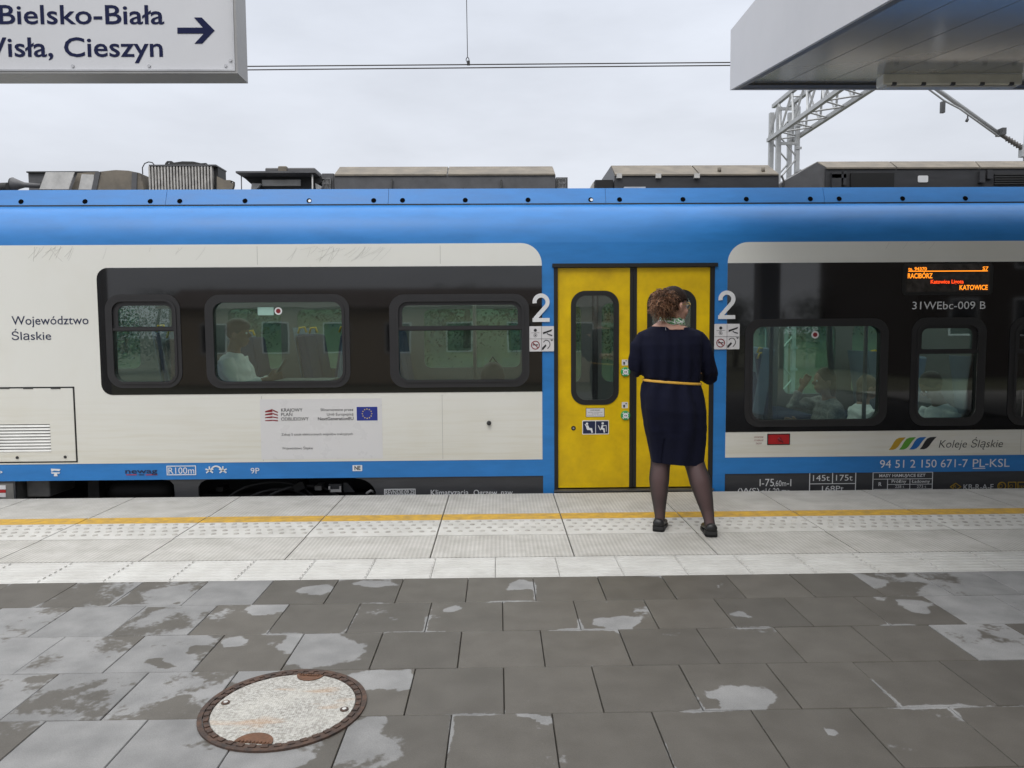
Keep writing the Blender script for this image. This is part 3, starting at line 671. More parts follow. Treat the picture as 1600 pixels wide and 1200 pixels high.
# big class numbers and pictogram stickers on both sides of the door
for nb, sb in (((832, 858.7, 458.6, 503), (826.7, 865.4, 509.7, 549)), ((1122, 1148.5, 454, 498.5), (1115.6, 1155, 506, 545.7))):
    x0, x1, z0, z1 = boxpx(*nb); w = x1-x0; h = z1-z0; st = w*.24
    m = MB(); rad = w/2-st/2; cz = z1-w/2; cx = (x0+x1)/2
    arc = [(cx+rad*math.cos(R(a)), cz+rad*math.sin(R(a))) for a in range(190, -41, -10)]
    end = (x0+st*.62, z0+st*.8)
    tube2(m, arc + [(arc[-1][0]*(1-t)+end[0]*t, arc[-1][1]*(1-t)+end[1]*t) for t in (.15, .4, .7, 1)], st, T-.0095, T-.0065)
    m.panel([(x0, z0), (x1, z0), (x1, z0+st*.95), (x0, z0+st*.95)], [], T-.0102, T-.0066)
    obj('class_number', m, M['letter'], TR)
    x0, x1, z0, z1 = boxpx(*sb); w = x1-x0; h = z1-z0
    g = MB(); g.panel(rr(x0, x1, z0, z1, .006, 3), [], T-.0095, T-.0065); st_ = obj('pictogram_sticker', g, M['sticker'], TR)
    g = MB(); P = lambda u, v: (x0+u*w, z0+v*h); Y0_, Y1_ = T-.0105, T-.0097
    g.panel(circ(*P(.25, .84), .013, 14), [], Y0_, Y1_)
    g.panel(rr(*[P(.08, 0)[0], P(.42, 0)[0]], P(0, .735)[1], P(0, .745)[1], 0), [], Y0_, Y1_)
    c_ = P(.25, .64); g.panel(circ(*c_, .015, 16), [circ(*c_, .012, 16)], Y0_, Y1_); g.panel(circ(*c_, .006, 10), [], Y0_, Y1_)
    g.panel([P(*p) for p in ((.56, .68), (.90, .80), (.94, .88), (.56, .76))], [], Y0_, Y1_)
    g.panel([P(*p) for p in ((.70, .70), (.76, .72), (.80, .64), (.93, .60), (.93, .65), (.82, .68))], [], Y0_-.0006, Y0_-.0001)
    g.panel([P(*p) for p in ((.52, .06), (.56, .06), (.70, .22), (.66, .28), (.52, .14))], [], Y0_, Y1_)
    tube2(g, [P(.70+.14*math.cos(R(a)), .28+.16*math.sin(R(a))) for a in range(150, -41, -20)] + [P(.74, .10)], .006, Y0_, Y1_)
    g.panel([P(*p) for p in ((.92, .40), (.97, .47), (.85, .47))], [], Y0_, Y1_)
    g.panel(rr(P(.14, 0)[0], P(.36, 0)[0], P(0, .24)[1], P(0, .28)[1], 0), [], Y0_, Y1_)
    g.panel(rr(P(.495, 0)[0], P(.505, 0)[0], z0+.003, z1-.003, 0), [], Y0_-.0003, Y1_); g.panel(rr(x0+.003, x1-.003, P(0, .495)[1], P(0, .505)[1], 0), [], Y0_-.0005, Y1_)
    obj('sticker_print', g, M['dark_letter'], st_)
    g = MB(); c_ = P(.25, .25); g.panel(circ(*c_, .036, 28), [circ(*c_, .029, 28)], Y0_-.001, Y0_-.0006)
    g.panel([(c_[0]-.025, c_[1]+.020), (c_[0]-.020, c_[1]+.025), (c_[0]+.025, c_[1]-.020), (c_[0]+.020, c_[1]-.025)][::-1], [], Y0_-.0016, Y0_-.0011)
    obj('prohibition_ring', g, M['redprint'], st_)

# LED destination display
g = MB(); g.panel(rr(*led, .03, 6), [], T-.009, T-.005); dsp = obj('destination_display', g, M['black'], TR)
li = boxpx(1415.5, 1546, 412.8, 456); g = MB(); g.panel(rr(*li, .004, 3), [], T-.0105, T-.0085)
obj('display_glass', g, pm('grey LED matrix glass', (.05, .045, .042), .12, var=.6, scale=14, coat=.5), dsp)
YL = T-.0115
def ltxt(s, x0, x1, y0, y1, m='led', bold=.02):
    b_ = boxpx(x0, x1, y0, y1); o = text(s, M[m], dsp, b_[0], b_[1], b_[2], b_[3]-b_[2], YL, name='led_text', bold=bold); return o
ltxt('ts. 94370', 1418, 1447, 417.8, 422.6); ltxt('S7', 1534, 1543, 416.8, 422.2)
b_ = boxpx(1418, 1542, 423, 424.4); g = MB(); g.panel(rr(*b_, 0), [], YL-.0005, YL); obj('led_line', g, M['led'], dsp)
ltxt('RACIBÓRZ', 1417.3, 1456, 427.3, 434.8); ltxt('Katowice Ligota', 1453, 1504.5, 437.3, 443, 'ledred'); ltxt('KATOWICE', 1498, 1542, 445.6, 452.8)

# lettering on the side
def tt(s, x0, x1, ycap, ybase, m='letter', dy=.0, **k):
    b_ = boxpx(x0, x1, ycap, ybase); return text(s, M[m], TR, b_[0], b_[1], b_[2], b_[3]-b_[2], T-.0045-dy, **k)
tt('Województwo', 18.6, 138.7, 493.8, 507, 'navy_letter', bold=.004); tt('Śląskie', 18.6, 80.3, 518.5, 531, 'navy_letter', bold=.004)
tt('31WEbc-009 B', 1424.7, 1539, 471.3, 483, dy=.004)
tt('94 51 2 150 671-7', 1374.5, 1511.5, 718.2, 730.3); tt('PL', 1519.5, 1538.5, 717.2, 729.5); tt('-KSL', 1539, 1577, 717, 729.3)
b_ = boxpx(1519.8, 1539, 731, 732.2); g = MB(); g.panel(rr(*b_, 0), [], T-.0045, T-.001); obj('underline', g, M['letter'], TR)
tt('Koleje Śląskie', 1466.5, 1566.5, 687.2, 699, 'dark_letter', shear=.22, bold=-.006)
leafshape = [(0, 0), (.26, .0), (.42, .08), (.56, .25), (.78, .68), (1, 1), (.62, .97), (.44, .86), (.30, .62), (.14, .22)]
for i, mm in enumerate(('gold', 'lgreen', 'lblue', 'dark_letter')):
    x0, x1, z0, z1 = boxpx(1388.5+16.1*i, 1414.5+16.1*i, 683.3-.3*i, 702.6-.3*i)
    g = MB(); g.panel([(x0+u*(x1-x0), z0+v*(z1-z0)) for u, v in leafshape], [], T-.0045, T-.001); obj('logo_leaf', g, M[mm], TR)
b_ = boxpx(1198.5, 1234, 677.5, 695); g = MB(); g.panel(rr(*b_, .004, 3), [], T-.006, T-.001); rb = obj('emergency_handle_box', g, M['black'], TR)
g = MB(); g.panel(rr(b_[0]+.008, b_[1]-.008, b_[2]+.008, b_[3]-.008, .003, 3), [], T-.0085, T-.0055); obj('red_cover', g, M['red'], rb)
c = at(1217, 686, T); g = MB(); g.tube([(c.x, T-.008, c.z), (c.x, T-.018, c.z)], .016, 14); g.tube([(c.x-.012, T-.018, c.z+.008), (c.x+.028, T-.018, c.z-.022)], .005, 8); obj('turn_handle', g, M['redprint'], rb)
for i, s in enumerate(('AWARYJNE', 'OTWIERANIE', 'DRZWI')): tt(s, 1178+(3 if i == 2 else 0), 1192.5-(3 if i == 2 else 0), 681.6+i*5, 684+i*5, 'redprint')
# funding notice
b_ = boxpx(407.5, 597.5, 623, 717); g = MB(); g.panel(rr(*b_, .003, 3), [], T-.0042, T-.001); nt_ = obj('funding_notice', g, pm('pale grey notice film', (.66, .655, .655), .28, var=.0), TR)
def nn(s, x0, x1, yc, yb, m='dark_letter', **k):
    q = boxpx(x0, x1, yc, yb); return text(s, M[m], nt_, q[0], q[1], q[2], q[3]-q[2], T-.0052, **k)
nn('KRAJOWY', 439.5, 473, 638, 643, bold=.006); nn('PLAN', 439.5, 457, 645, 650, bold=.006); nn('ODBUDOWY', 439.5, 482.5, 652, 657, bold=.006)
nn('Sfinansowane przez', 501, 552.3, 637.8, 642); nn('Unię Europejską', 511, 552.3, 645, 649.2); nn('NextGenerationEU', 497, 552.5, 651.6, 656.4, bold=.014)
nn('Zakup 5 sztuk elektrycznych zespołów trakcyjnych', 440, 551.5, 676.4, 680); nn('Województwo Śląskie', 441, 489, 698.3, 702)
for i in range(4):
    y = 641.5 + i*4.9
    q = [at(414.6, y+(3-i)*.1+2.6-i*.3, T), at(426, y+1.2-i*.2+.9, T), at(426, y-2.6+i*.7, T), at(414.6, y+1.1-i*.1-.4, T)]
    g = MB(); g.panel([(p.x, p.z) for p in q], [], T-.0052, T-.0043)
    q = [at(426.4, y-1.8+i*.5, T), at(426.4, y-1.0+1.4+i*.3, T), at(434.5, y+3.2-i*.6+.6, T), at(434.5, y+2.0-i*.6, T)]
    g.panel([(p.x, p.z) for p in q], [], T-.0052, T-.0043); obj('logo_bar', g, M['redprint'], nt_)
q = boxpx(557.5, 590, 635.5, 657); g = MB(); g.panel(rr(q[0]-.004, q[1]+.004, q[2]-.004, q[3]+.004, 0), [], T-.0048, T-.0043); obj('flag_border', g, M['letter'], nt_)
g = MB(); g.panel(rr(*q, 0), [], T-.0056, T-.005); fl = obj('flag', g, M['euro'], nt_)
g = MB(); cx, cz, rd = (q[0]+q[1])/2, (q[2]+q[3])/2, (q[3]-q[2])*.34
for k in range(12):
    sx, sz = cx+rd*math.cos(R(30*k)), cz+rd*math.sin(R(30*k))
    g.panel([(sx+(.0066 if j % 2 == 0 else .0028)*math.cos(R(90+36*j)), sz+(.0066 if j % 2 == 0 else .0028)*math.sin(R(90+36*j))) for j in range(10)], [], T-.0064, T-.0057)
obj('flag_stars', g, M['eyel'], nt_)
# blue sill marks
tt('newag', 196, 246, 732, 739.5, 'navy_letter', bold=.012)
for x0, x1, mm in ((197, 214, 'red'), (217, 225, 'navy_letter'), (228, 246, 'red')):
    q = boxpx(x0, x1, 741.2, 742.4); g = MB(); g.panel(rr(*q, 0), [], T-.0035, T-.001); obj('logo_line', g, M[mm], TR)
def frame(x0, x1, y0, y1, th=1.1, mm='letter', Yp=T):
    a = boxpx(x0, x1, y0, y1); t = th*.0053; g = MB(); g.panel(rr(*a, 0), [rr(a[0]+t, a[1]-t, a[2]+t, a[3]-t, 0)], Yp-.0035, Yp-.001); return obj('letter_frame', g, M[mm], TR)
frame(260.6, 306.5, 727.5, 742.3, 1.3); tt('R100m', 263.5, 303.8, 730.2, 740)
tt('9P', 392, 405.5, 731, 739.8); tt('P', -6, 4.5, 735.5, 742.5)
g = MB()
for cx in (327.5, 348.5):
    for a in (20, 90, 160, 215, 325):
        p = at(cx, 735, T); e_ = Vector((math.cos(R(a)), math.sin(R(a))))*.034
        tube2(g, [(p.x-e_.x*.1, p.z-e_.y*.1), (p.x+e_.x, p.z+e_.y)], .011, T-.0035, T-.001)
p = at(338, 737, T); tube2(g, [(p.x+.045*math.cos(R(a)), p.z+.046*math.sin(R(a))) for a in range(165, 14, -15)], .012, T-.0038, T-.001)
obj('turnout_symbol', g, M['letter'], TR)
g = MB()
q = at(87, 737, T); s_ = .0053
for pl in (((-7, 5), (-6, 0), (-2, 2), (6, 1), (8, 4)), ((-7, -1), (7, -1), (6, -3), (-6, -3)), ((-2, -3), (2, -3), (3, -7), (-3, -7))):
    pl = [(q.x+u*s_, q.z+v*s_) for u, v in pl]
    ar = sum(pl[i][0]*pl[(i+1) % len(pl)][1]-pl[(i+1) % len(pl)][0]*pl[i][1] for i in range(len(pl)))
    g.panel(pl if ar > 0 else pl[::-1], [], T-.0035, T-.001)
obj('jacking_symbol', g, M['letter'], TR)
q = boxpx(551, 566, 726.7, 736); g = MB(); g.panel(rr(*q, .003, 3), [], T-.003, T-.001); pl_ = obj('small_plate', g, M['letter'], TR)
tt('NE', 554, 563.5, 728, 734, 'dark_letter', dy=-.0005, bold=.03)

# lower skirt with bogie openings, and its lettering
zs = -.45
def zy(px, py): return at(px, py, T+.012).z
def xs(px): return at(px, 760, T+.012).x
ya, yb = T+.010, T+.03; zt = z_b0+.004
def skirt(pts): g = MB(); g.panel(pts, [], ya, yb); obj('skirt', g, M['skirt'], TR)
skirt([(xs(-150), zs), (xs(24), zs), (xs(24), zt), (xs(-150), zt)])
skirt([(xs(278), zs), (xs(309), zs), (xs(310), zt-.07), (xs(314), zt-.035), (xs(322), zt-.012), (xs(334), zt-.008), (xs(334), zt), (xs(256), zt), (xs(256), zt-.008), (xs(266), zt-.014), (xs(272), zt-.05)])
arc = [(xs(556)+(xs(588)-xs(556))*math.sin(R(a)), zt-.012-.15*(1-math.cos(R(a)))) for a in range(90, -1, -15)]
skirt([(xs(588), zs), (DO[0]-.001, zs), (DO[0]-.001, zt), (xs(556), zt)] + arc[::-1])
skirt([(xr_w-.05, zs), (XR, zs), (XR, zt), (xr_w-.05, zt)])
skirt([(XL, zs), (xs(-300), zs), (xs(-300), zt), (XL, zt)])
g = MB(); xp = X(848); g.box((xp, T-.001, zs), (DO[0]-.0005, T+.009, z_b0-.0005)); obj('pillar_foot', g, M['blue'], TR); g = MB(); g.box((DO[1]+.0005, T-.001, zs), (xr_w, T+.009, z_b0-.0005)); obj('pillar_foot', g, M['blue'], TR)
YS = .010
def st(s, x0, x1, yc, yb, m='letter', **k):
    q = boxpx(x0, x1, yc, yb); return text(s, M[m], TR, q[0], q[1], q[2], q[3]-q[2], T+.0085, **k)
def sfr(x0, x1, y0, y1, th=1.0, mm='letter'):
    o = frame(x0, x1, y0, y1, th, mm, T+.0112); return o
sfr(600, 649, 764.3, 774); st('REVNS30.09.25', 602, 647, 766, 772.6)
st('Klimatyzacja', 673, 732, 765.5, 774); st('Ogrzew. naw.', 740, 803, 765.5, 774)
st('75', 1196, 1210, 748.6, 760); st(',60m', 1210.5, 1229, 751, 760); st('I-', 1187.5, 1194.5, 749, 760); st('-I', 1230, 1237, 749, 760)
st('(WS)', 1153, 1187, 763, 772); st('16,20 m', 1197, 1229, 763, 772); st('<', 1190, 1195, 765, 771); st('>', 1231, 1236, 765, 771)
sfr(1265, 1338, 738, 785, 1.2)
q = boxpx(1301, 1302.2, 738, 756); g = MB(); g.panel(rr(*q, 0), [], T+.0078, T+.0102); q = boxpx(1266, 1337, 755.6, 756.6); g.panel(rr(*q, 0), [], T+.0075, T+.0102)
q = boxpx(1364, 1457, 749, 749.8)
for r_ in ((1366, 1457, 748.3, 749.1), (1387.5, 1457, 756.6, 757.4), (1366, 1457, 764.2, 765)): g.panel(rr(*boxpx(*r_), 0), [], T+.0076, T+.0102)
for r_ in ((1387, 1387.9, 748.5, 775), (1422, 1422.8, 748.5, 775)): g.panel(rr(*boxpx(*r_), 0), [], T+.0072, T+.0102)
obj('table_rules', g, M['letter'], TR)
st('145t', 1271, 1297, 742.6, 751.6); st('175t', 1307, 1333, 742.2, 751.2); st('168Pt', 1285, 1319, 759.5, 768)
sfr(1364, 1458, 738, 785, 1.0); st('MASY HAMUJĄCE EZT', 1374.5, 1447, 741, 745.4, bold=.02); st('Próżny', 1394, 1417, 750, 754.6, bold=.014); st('Ładowny', 1425.5, 1454, 750, 754.6, bold=.014)
st('R', 1373.5, 1378.5, 754, 759.6, bold=.02); st('228 t', 1399.5, 1413.5, 758.4, 762.6); st('273 t', 1433.5, 1448, 758.4, 762.6)
st('KB-R-A-E', 1506.5, 1553.5, 757, 765.2)
g = MB(); c = at(1493, 760.5, T+.011); s_ = .0053
g.panel([(c.x-9.5*s_, c.z), (c.x, c.z-6.5*s_), (c.x+9.5*s_, c.z), (c.x, c.z+6.5*s_)], [[(c.x-7.5*s_, c.z), (c.x, c.z-5*s_), (c.x+7.5*s_, c.z), (c.x, c.z+5*s_)]], T+.0078, T+.0102); obj('brake_symbol', g, M['gold'], TR); g = MB()
c = at(1565, 759.5, T+.011); g.panel(circ(c.x, c.z, 7*s_, 20), [circ(c.x, c.z, 5.6*s_, 20)], T+.0078, T+.0102); obj('brake_symbol', g, M['gold'], TR)
for cx in (1581, 1596):
    g = MB(); c = at(cx, 759.5, T+.011); g.panel(rr(c.x-6.6*s_, c.x+6.6*s_, c.z-7*s_, c.z+7*s_, .004, 2), [rr(c.x-5.4*s_, c.x+5.4*s_, c.z-5.8*s_, c.z+5.8*s_, .004, 2)], T+.0078, T+.0102); obj('brake_symbol', g, M['gold'], TR)
st('R', 1490.5, 1495.5, 758, 763, 'gold'); st('D', 1562.5, 1567.5, 756, 763, 'gold'); st('O', 1578, 1584, 757.5, 762.5, 'gold'); st('ep', 1591.5, 1601, 757.5, 762, 'gold')

# bogie and boxes behind the openings
yb_ = T+.30
def under(x0, x1, y0, y1, Yd): a, b = at(x0, y1, Yd), at(x1, y0, Yd); return a.x, b.x, a.z, b.z
g = MB(); a = under(-5, 22, 755, 800, T+.02); g.box((a[0], T+.008, a[2]), (a[1], T+.3, a[3])); cab = obj('end_box', g, M['bogiegrey'], TR)
for y0, y1, mm in ((758.5, 765, 'sticker'), (765.6, 770, 'red'), (770.6, 777, 'sticker')):
    a = under(-4, 8, y0, y1, T); g = MB(); g.panel(rr(a[0], a[1], a[2], a[3], 0), [], T+.004, T+.0075); obj('box_label', g, M[mm], cab)
a = under(42, 77, 750, 777, T+.12); g = MB(); g.box((a[0], T+.12, a[2]), (a[1], T+.5, a[3]+.05)); obj('equipment_box', g, M['bogiegrey'], TR, bevel=.012)
a = under(139, 154, 745, 800, T+.2); g = MB(); g.box((a[0], T+.2, a[2]), (a[1], T+.3, a[3])); obj('hanger_post', g, M['bogie'], TR)
c = at(222, 765, T+.35); g = MB()
pr = [(-.27, .0), (-.268, .05), (-.24, .085), (-.15, .10), (.15, .10), (.24, .085), (.268, .05), (.27, 0)]
g.tube([(c.x+u, T+.35, c.z) for u, w in [(-.28, 0), (-.27, .05), (-.24, .08), (-.16, .095), (.16, .095), (.24, .08), (.27, .05), (.28, 0)]], [.005, .05, .08, .095, .095, .08, .05, .005], 20); obj('air_reservoir', g, M['bogie'], TR)
g = MB(); a = under(318, 600, 769, 800, T+.45); g.box((a[0], T+.45, a[2]-.2), (a[1], T+.62, a[3])); bf = obj('bogie_frame', g, M['bogie'], TR)
for cx in (395, 545):
    c = at(cx, 800, T+.7); g = MB(); g.tube([(c.x, T+.62, c.z-.25), (c.x, T+.75, c.z-.25)], .42, 40); obj('wheel', g, M['bogie'], TR)
g = MB()
for cx, rad, w in ((430, .22, .012), (470, .26, .014), (420, .30, .01)):
    c = at(cx, 778, T+.2); g.tube([(c.x+rad*1.3*math.cos(R(q)), T+.25+.05*math.sin(R(2*q)), c.z-.1+rad*.75*math.sin(R(q))) for q in range(160, 19, -10)], w, 8)
obj('brake_hose', g, M['roofdark'], TR)
for cx, cy, s, rot, mm in ((467, 761, .05, -25, 'bogie'), (497, 763, .03, 0, 'bogiegrey'), (343, 765, .03, 0, 'bogie')):
    c = at(cx, cy, T+.2); Mx = Matrix.Translation(c) @ Matrix.Rotation(R(rot), 4, 'Y'); g = MB(); g.box((-s, 0, -s*.7), (s, .15, s*.7), 0, Mx); obj('junction_box', g, M[mm], TR, bevel=.006)
c = at(524, 764, T+.14); g = MB(); s_ = .0054
g.box((c.x-10*s_, T+.13, c.z-5*s_), (c.x+10*s_, T+.2, c.z+8*s_)); sb_ = obj('sensor_bracket', g, M['skirt'], TR)
g = MB(); g.box((c.x-10*s_, T+.118, c.z-4*s_), (c.x+10*s_, T+.128, c.z+.2*s_)); g.box((c.x-10*s_, T+.118, c.z-4*s_), (c.x-7*s_, T+.1285, c.z+5*s_)); g.box((c.x+7*s_, T+.1175, c.z-4*s_), (c.x+10*s_, T+.1285, c.z+5*s_)); obj('sensor_clip', g, M['roofpale'], sb_)
g = MB(); g.panel([(c.x+12*s_, c.z-6*s_), (c.x+30*s_, c.z-6*s_), (c.x+18*s_, c.z+9*s_), (c.x+12*s_, c.z+9*s_)], [], T+.16, T+.19); obj('gusset_plate', g, M['skirt'], TR)
g = MB(); c = at(578, 768, T+.1); g.tube([(c.x-.03, T+.12, c.z-.02), (c.x+.01, T+.1, c.z+.01), (c.x+.03, T+.12, c.z-.01)], .012, 8); obj('valve', g, M['roofpale'], TR)
g = MB(); g.box((XL, T+.9, -.5), (XR, T+1.9, -.02)); obj('underframe', g, M['black'], TR)
for px_ in (407, 690, 1600):
    for zz0, zz1 in ((z_w0+.01, zbb_l-.02), (zbt_l+.02, z_roof-.02)):
        x_ = X(px_); g = MB(); g.box((x_-.0016, T-.0036, zz0), (x_+.0016, T-.002, zz1)); obj('panel_seam', g, pm('grey panel seam', (.40, .40, .37), .6), TR)

# interior: floor, ceiling, far wall with the same windows, seats
YF = T+2.75
fl_z = .16
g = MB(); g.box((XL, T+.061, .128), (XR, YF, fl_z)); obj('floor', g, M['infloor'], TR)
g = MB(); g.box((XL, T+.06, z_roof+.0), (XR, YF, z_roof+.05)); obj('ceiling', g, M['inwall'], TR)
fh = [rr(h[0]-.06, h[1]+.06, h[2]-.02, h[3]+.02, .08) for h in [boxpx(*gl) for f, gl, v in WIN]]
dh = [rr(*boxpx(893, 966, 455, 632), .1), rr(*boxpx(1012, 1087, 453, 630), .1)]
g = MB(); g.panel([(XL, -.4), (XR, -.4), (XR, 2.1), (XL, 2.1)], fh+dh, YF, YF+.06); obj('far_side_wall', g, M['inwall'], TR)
g = MB()
for h in [boxpx(*gl) for f, gl, v in WIN] : g.panel(rr(h[0]-.07, h[1]+.07, h[2]-.03, h[3]+.03, .08), [], YF+.02, YF+.024)
for h in dh: g.panel(h, [], YF+.02, YF+.024)
obj('far_pane', g, M['farglass'], TR)
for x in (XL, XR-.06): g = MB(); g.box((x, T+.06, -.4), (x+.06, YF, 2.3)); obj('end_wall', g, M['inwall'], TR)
for yy in (T+.85, T+1.95):
    g = MB(); g.box((XL+.3, yy-.06, z_roof-.03), (XR-.3, yy+.06, z_roof-.001)); obj('ceiling_light', g, M['lamp'], TR)
def seat(x, y, d, z0):            # d = +1 facing right
    g = MB(); g.box((x-.24*d if d > 0 else x-.24, y-.22, z0+.38), (x+.24, y+.22, z0+.47)); s_ = obj('seat', g, M['seatblue'], TR, bevel=.03)
    Mx = Matrix.Translation((x-.25*d, y, z0+.45)) @ Matrix.Rotation(R(-9*d), 4, 'Y')
    g = MB(); g.box((-.05, -.22, 0), (.05, .22, .62), 0, Mx); obj('backrest', g, M['seatblue'], s_, bevel=.03)
    g = MB(); g.box((-.045*1-.02*d, -.23, -.02), (.0-.06*d if d > 0 else .06+.05, .23, .70), 0, Mx); obj('seat_shell', g, M['seatshell'], s_, bevel=.02)
    g = MB(); g.box((x-.05, y-.18, fl_z), (x+.05, y+.18, z0+.38)); obj('pedestal', g, M['skirt'], s_)
    q = Mx @ Vector((0, -.2, .66)); g = MB(); g.tube([q+Vector((-.02, 0, -.03)), q+Vector((0, -.01, .03)), q+Vector((.05*d, 0, .035)), q+Vector((.07*d, 0, -.02))], .012, 8); obj('grab_handle', g, M['grab'], s_)
fz = .13
for px, d, z0 in ((205, 1, .28), (345, 1, .22), (430, -1, .25), (470, 1, .25), (640, 1, .28), (790, -1, .28), (1215, -1, .0), (1330, 1, -.05), (1500, -1, -.1), (1580, 1, -.05)):
    for y in ((T+.42,) if px in (205, 345, 640, 1580) else ()) + (T+1.95, T+2.42): seat(at(px, 560, T+.42).x, y, d, z0)
for px, yy, mm in ((742, T+1.0, 'bogiegrey'), (990, T+.6, 'grab'), (1352, T+.5, 'bogiegrey'), (1205, T+.5, 'skirt'), (930, T+2.3, 'black')):
    p = at(px, 560, yy); g = MB(); g.tube([(p.x, yy, fl_z), (p.x, yy, z_roof)], .018 if mm != 'black' else .036, 12); obj('interior_upright', g, M[mm], TR)  # grab poles, plus a black bar standing in for the far door seam
p0, p1 = at(700, 440, T+.25), at(1380, 440, T+.25)
for sx0, sx1 in ((X(150), X(840)), (X(1150), XR-.5)):
    g = MB(); g.box((sx0, T+.12, 1.76), (sx1, T+.42, 1.79)); g.tube([(sx0, T+.43, 1.80), (sx1, T+.43, 1.80)], .014, 8); obj('luggage_rack', g, M['metal'], TR)
g = MB()
c = at(1292, 560, T+.7); g.tube([(c.x, T+.7, 2.0), (c.x+.02, T+.7, 1.2), (c.x+.05, T+.7, .9)], .03, 8); obj('ticket_post', g, M['inwall'], TR)

# roof: curved shoulder, fairing strips with bolt holes, deck
prof = [(0, z_roof), (.004, 2.10), (.018, 2.17), (.045, 2.24), (.085, 2.305), (.135, 2.352), (.20, 2.388)]
def extr(name, pf_, mm, x0, x1):
    g = MB(); n = len(pf_); vs = [(x0, T+u, v) for u, v in pf_] + [(x1, T+u, v) for u, v in pf_]
    g.add(vs, [(i, i+n, i+n+1, i+1) for i in range(n-1)], 0, True); return obj(name, g, mm, TR)
extr('roof_shoulder', prof + [(.30, 2.392)], M['blue'], XL, XR)
g = MB(); g.box((XL, T+.20, 2.37), (XR, T+.285, 2.40)); obj('roof_gutter', g, M['roofdark'], TR)
seams = [-400, -100, 260, 607, 946, 1287, 1640, 2000]
b1, b2 = Vector((.213, 2.40)), Vector((.262, 2.535))
bolts = [33, 133, 235, 281, 383, 483, 584, 629, 727, 825, 923, 968, 1067, 1166, 1266, 1311, 1410, 1508]
for i in range(len(seams)-1):
    xa, xb = at(seams[i], 310, T+.24).x+.0015, at(seams[i+1], 310, T+.24).x-.0015
    xa, xb = max(xa, XL), min(xb, XR)
    if xb <= xa: continue
    g = MB(); g.prism([(T+b1.x, b1.y), (T+b2.x, b2.y), (T+b2.x+.03, b2.y+.004), (T+b2.x+.03, b2.y-.008), (T+b1.x+.02, b1.y)], xa, xb, 'x')
    fr_ = obj('roof_fairing', g, M['blue'], TR)
    for bx in bolts:
        c = at(bx, 317, T+.225)
        if xa < c.x < xb:
            z = 2.40+.032; u = b1.x + (b2.x-b1.x)*.23; nrm = Vector((0, -(b2.y-b1.y), b2.x-b1.x)).normalized()
            p = Vector((c.x, T+u, z+.001)); g = MB(); g.tube([p-nrm*.004, p+nrm*.0025], .021, 16); o = obj('bolt_hole', g, M['hole'], fr_)
            if bx in (483, 923): g = MB(); g.tube([p+nrm*.0026-Vector((-.006, 0, .004)), p+nrm*.006-Vector((-.006, 0, .004))], .013, 8); obj('bolt', g, M['letter'], fr_)
g = MB(); g.box((XL, T+.29, 2.38), (XR, T+2.55, 2.43)); obj('roof_deck', g, M['roofgrey'], TR)
extr('far_roof_shoulder', [(2.55, 2.43), (2.62, 2.36), (2.75, 2.2), (2.8, 2.05), (2.815, 1.5), (2.815, .12)], M['blue'], XL, XL+.02)
# ------------------------------------------------------------------ roof equipment (bolted to the train)
YR = T+.75; ZD = 2.43
def rp(x, y, Yd=YR): return at(x, y, Yd)
def rbox(m, x0, x1, y0, Yd, depth, zb=ZD, mi=0): a, b = rp(x0, y0, Yd), rp(x1, y0, Yd); m.box((a.x, Yd, zb), (b.x, Yd+depth, (a.z+b.z)/2), mi)
# low dark box and horn at the left
g = MB(); rbox(g, 44, 152, 270, YR+.5, .5); q = obj('equipment_case', g, M['roofgrey'], TR)
g = MB(); a, b = rp(42, 270, YR+.48), rp(154, 269, YR+.48); g.box((a.x, YR+.47, a.z), (b.x, YR+1.02, a.z+.012)); obj('case_lid', g, M['roofdark'], q)
c = rp(28, 288); e_ = rp(70, 291)
g = MB(); g.tube([(c.x-.045, YR, c.z), (c.x-.04, YR, c.z), (c.x+.01, YR, c.z-.002), (c.x+.06, YR, c.z-.006), (e_.x, YR, e_.z)], [.056, .062, .04, .024, .018], 20); hn = obj('horn', g, M['roofgrey'], TR)
g = MB(); g.tube([(c.x-.052, YR, c.z), (c.x-.046, YR, c.z)], .058, 20); obj('horn_mouth', g, M['roofdark'], hn)
g = MB(); g.box((e_.x-.02, YR-.03, ZD), (e_.x+.05, YR+.03, e_.z+.03)); obj('horn_bracket', g, M['roofdark'], hn)
g = MB(); c = rp(5, 292, YR+.2); g.tube([(c.x-.3, YR+.2, c.z-.02), (c.x+.05, YR+.2, c.z-.01)], .05, 16); obj('roof_conduit', g, M['roofdark'], TR)
# pale folded bracket and humped duct cover
a = [rp(75, 299), rp(128, 299), rp(140, 278), rp(122, 272), rp(83, 272.5)]
g = MB(); g.panel([(p.x, p.z) for p in [rp(72, 299), rp(117, 299), rp(126, 272.5), rp(82, 272.5)]], [], YR-.1, YR-.09); o_ = obj('duct_bracket', g, M['roofpale'], TR)
g = MB(); up = [rp(126, 272.3), rp(160, 270), rp(185, 267.5), rp(205, 268.5), rp(222, 272), rp(229, 299), rp(116, 299)]
g.panel([(p.x, p.z) for p in up[::-1]], [], YR-.05, YR+.6); dc = obj('duct_cover', g, M['roofdirt'], TR)
for x0, x1 in ((150, 162), (212, 219)):
    g = MB(); g.panel([(p.x, p.z) for p in [rp(x0-2, 299), rp(x0+6, 299), rp(x1, 270.4 if x0 < 200 else 271.5), rp(x1-8, 271.4 if x0 < 200 else 271.5)]], [], YR-.058, YR-.05); obj('duct_rib', g, M['roofgrey'], dc)
g = MB(); g.panel([(p.x, p.z) for p in [rp(128, 298), rp(150, 298), rp(152, 275), rp(133, 274)]], [], YR-.056, YR-.05); obj('duct_plate', g, M['roofpale'], dc)
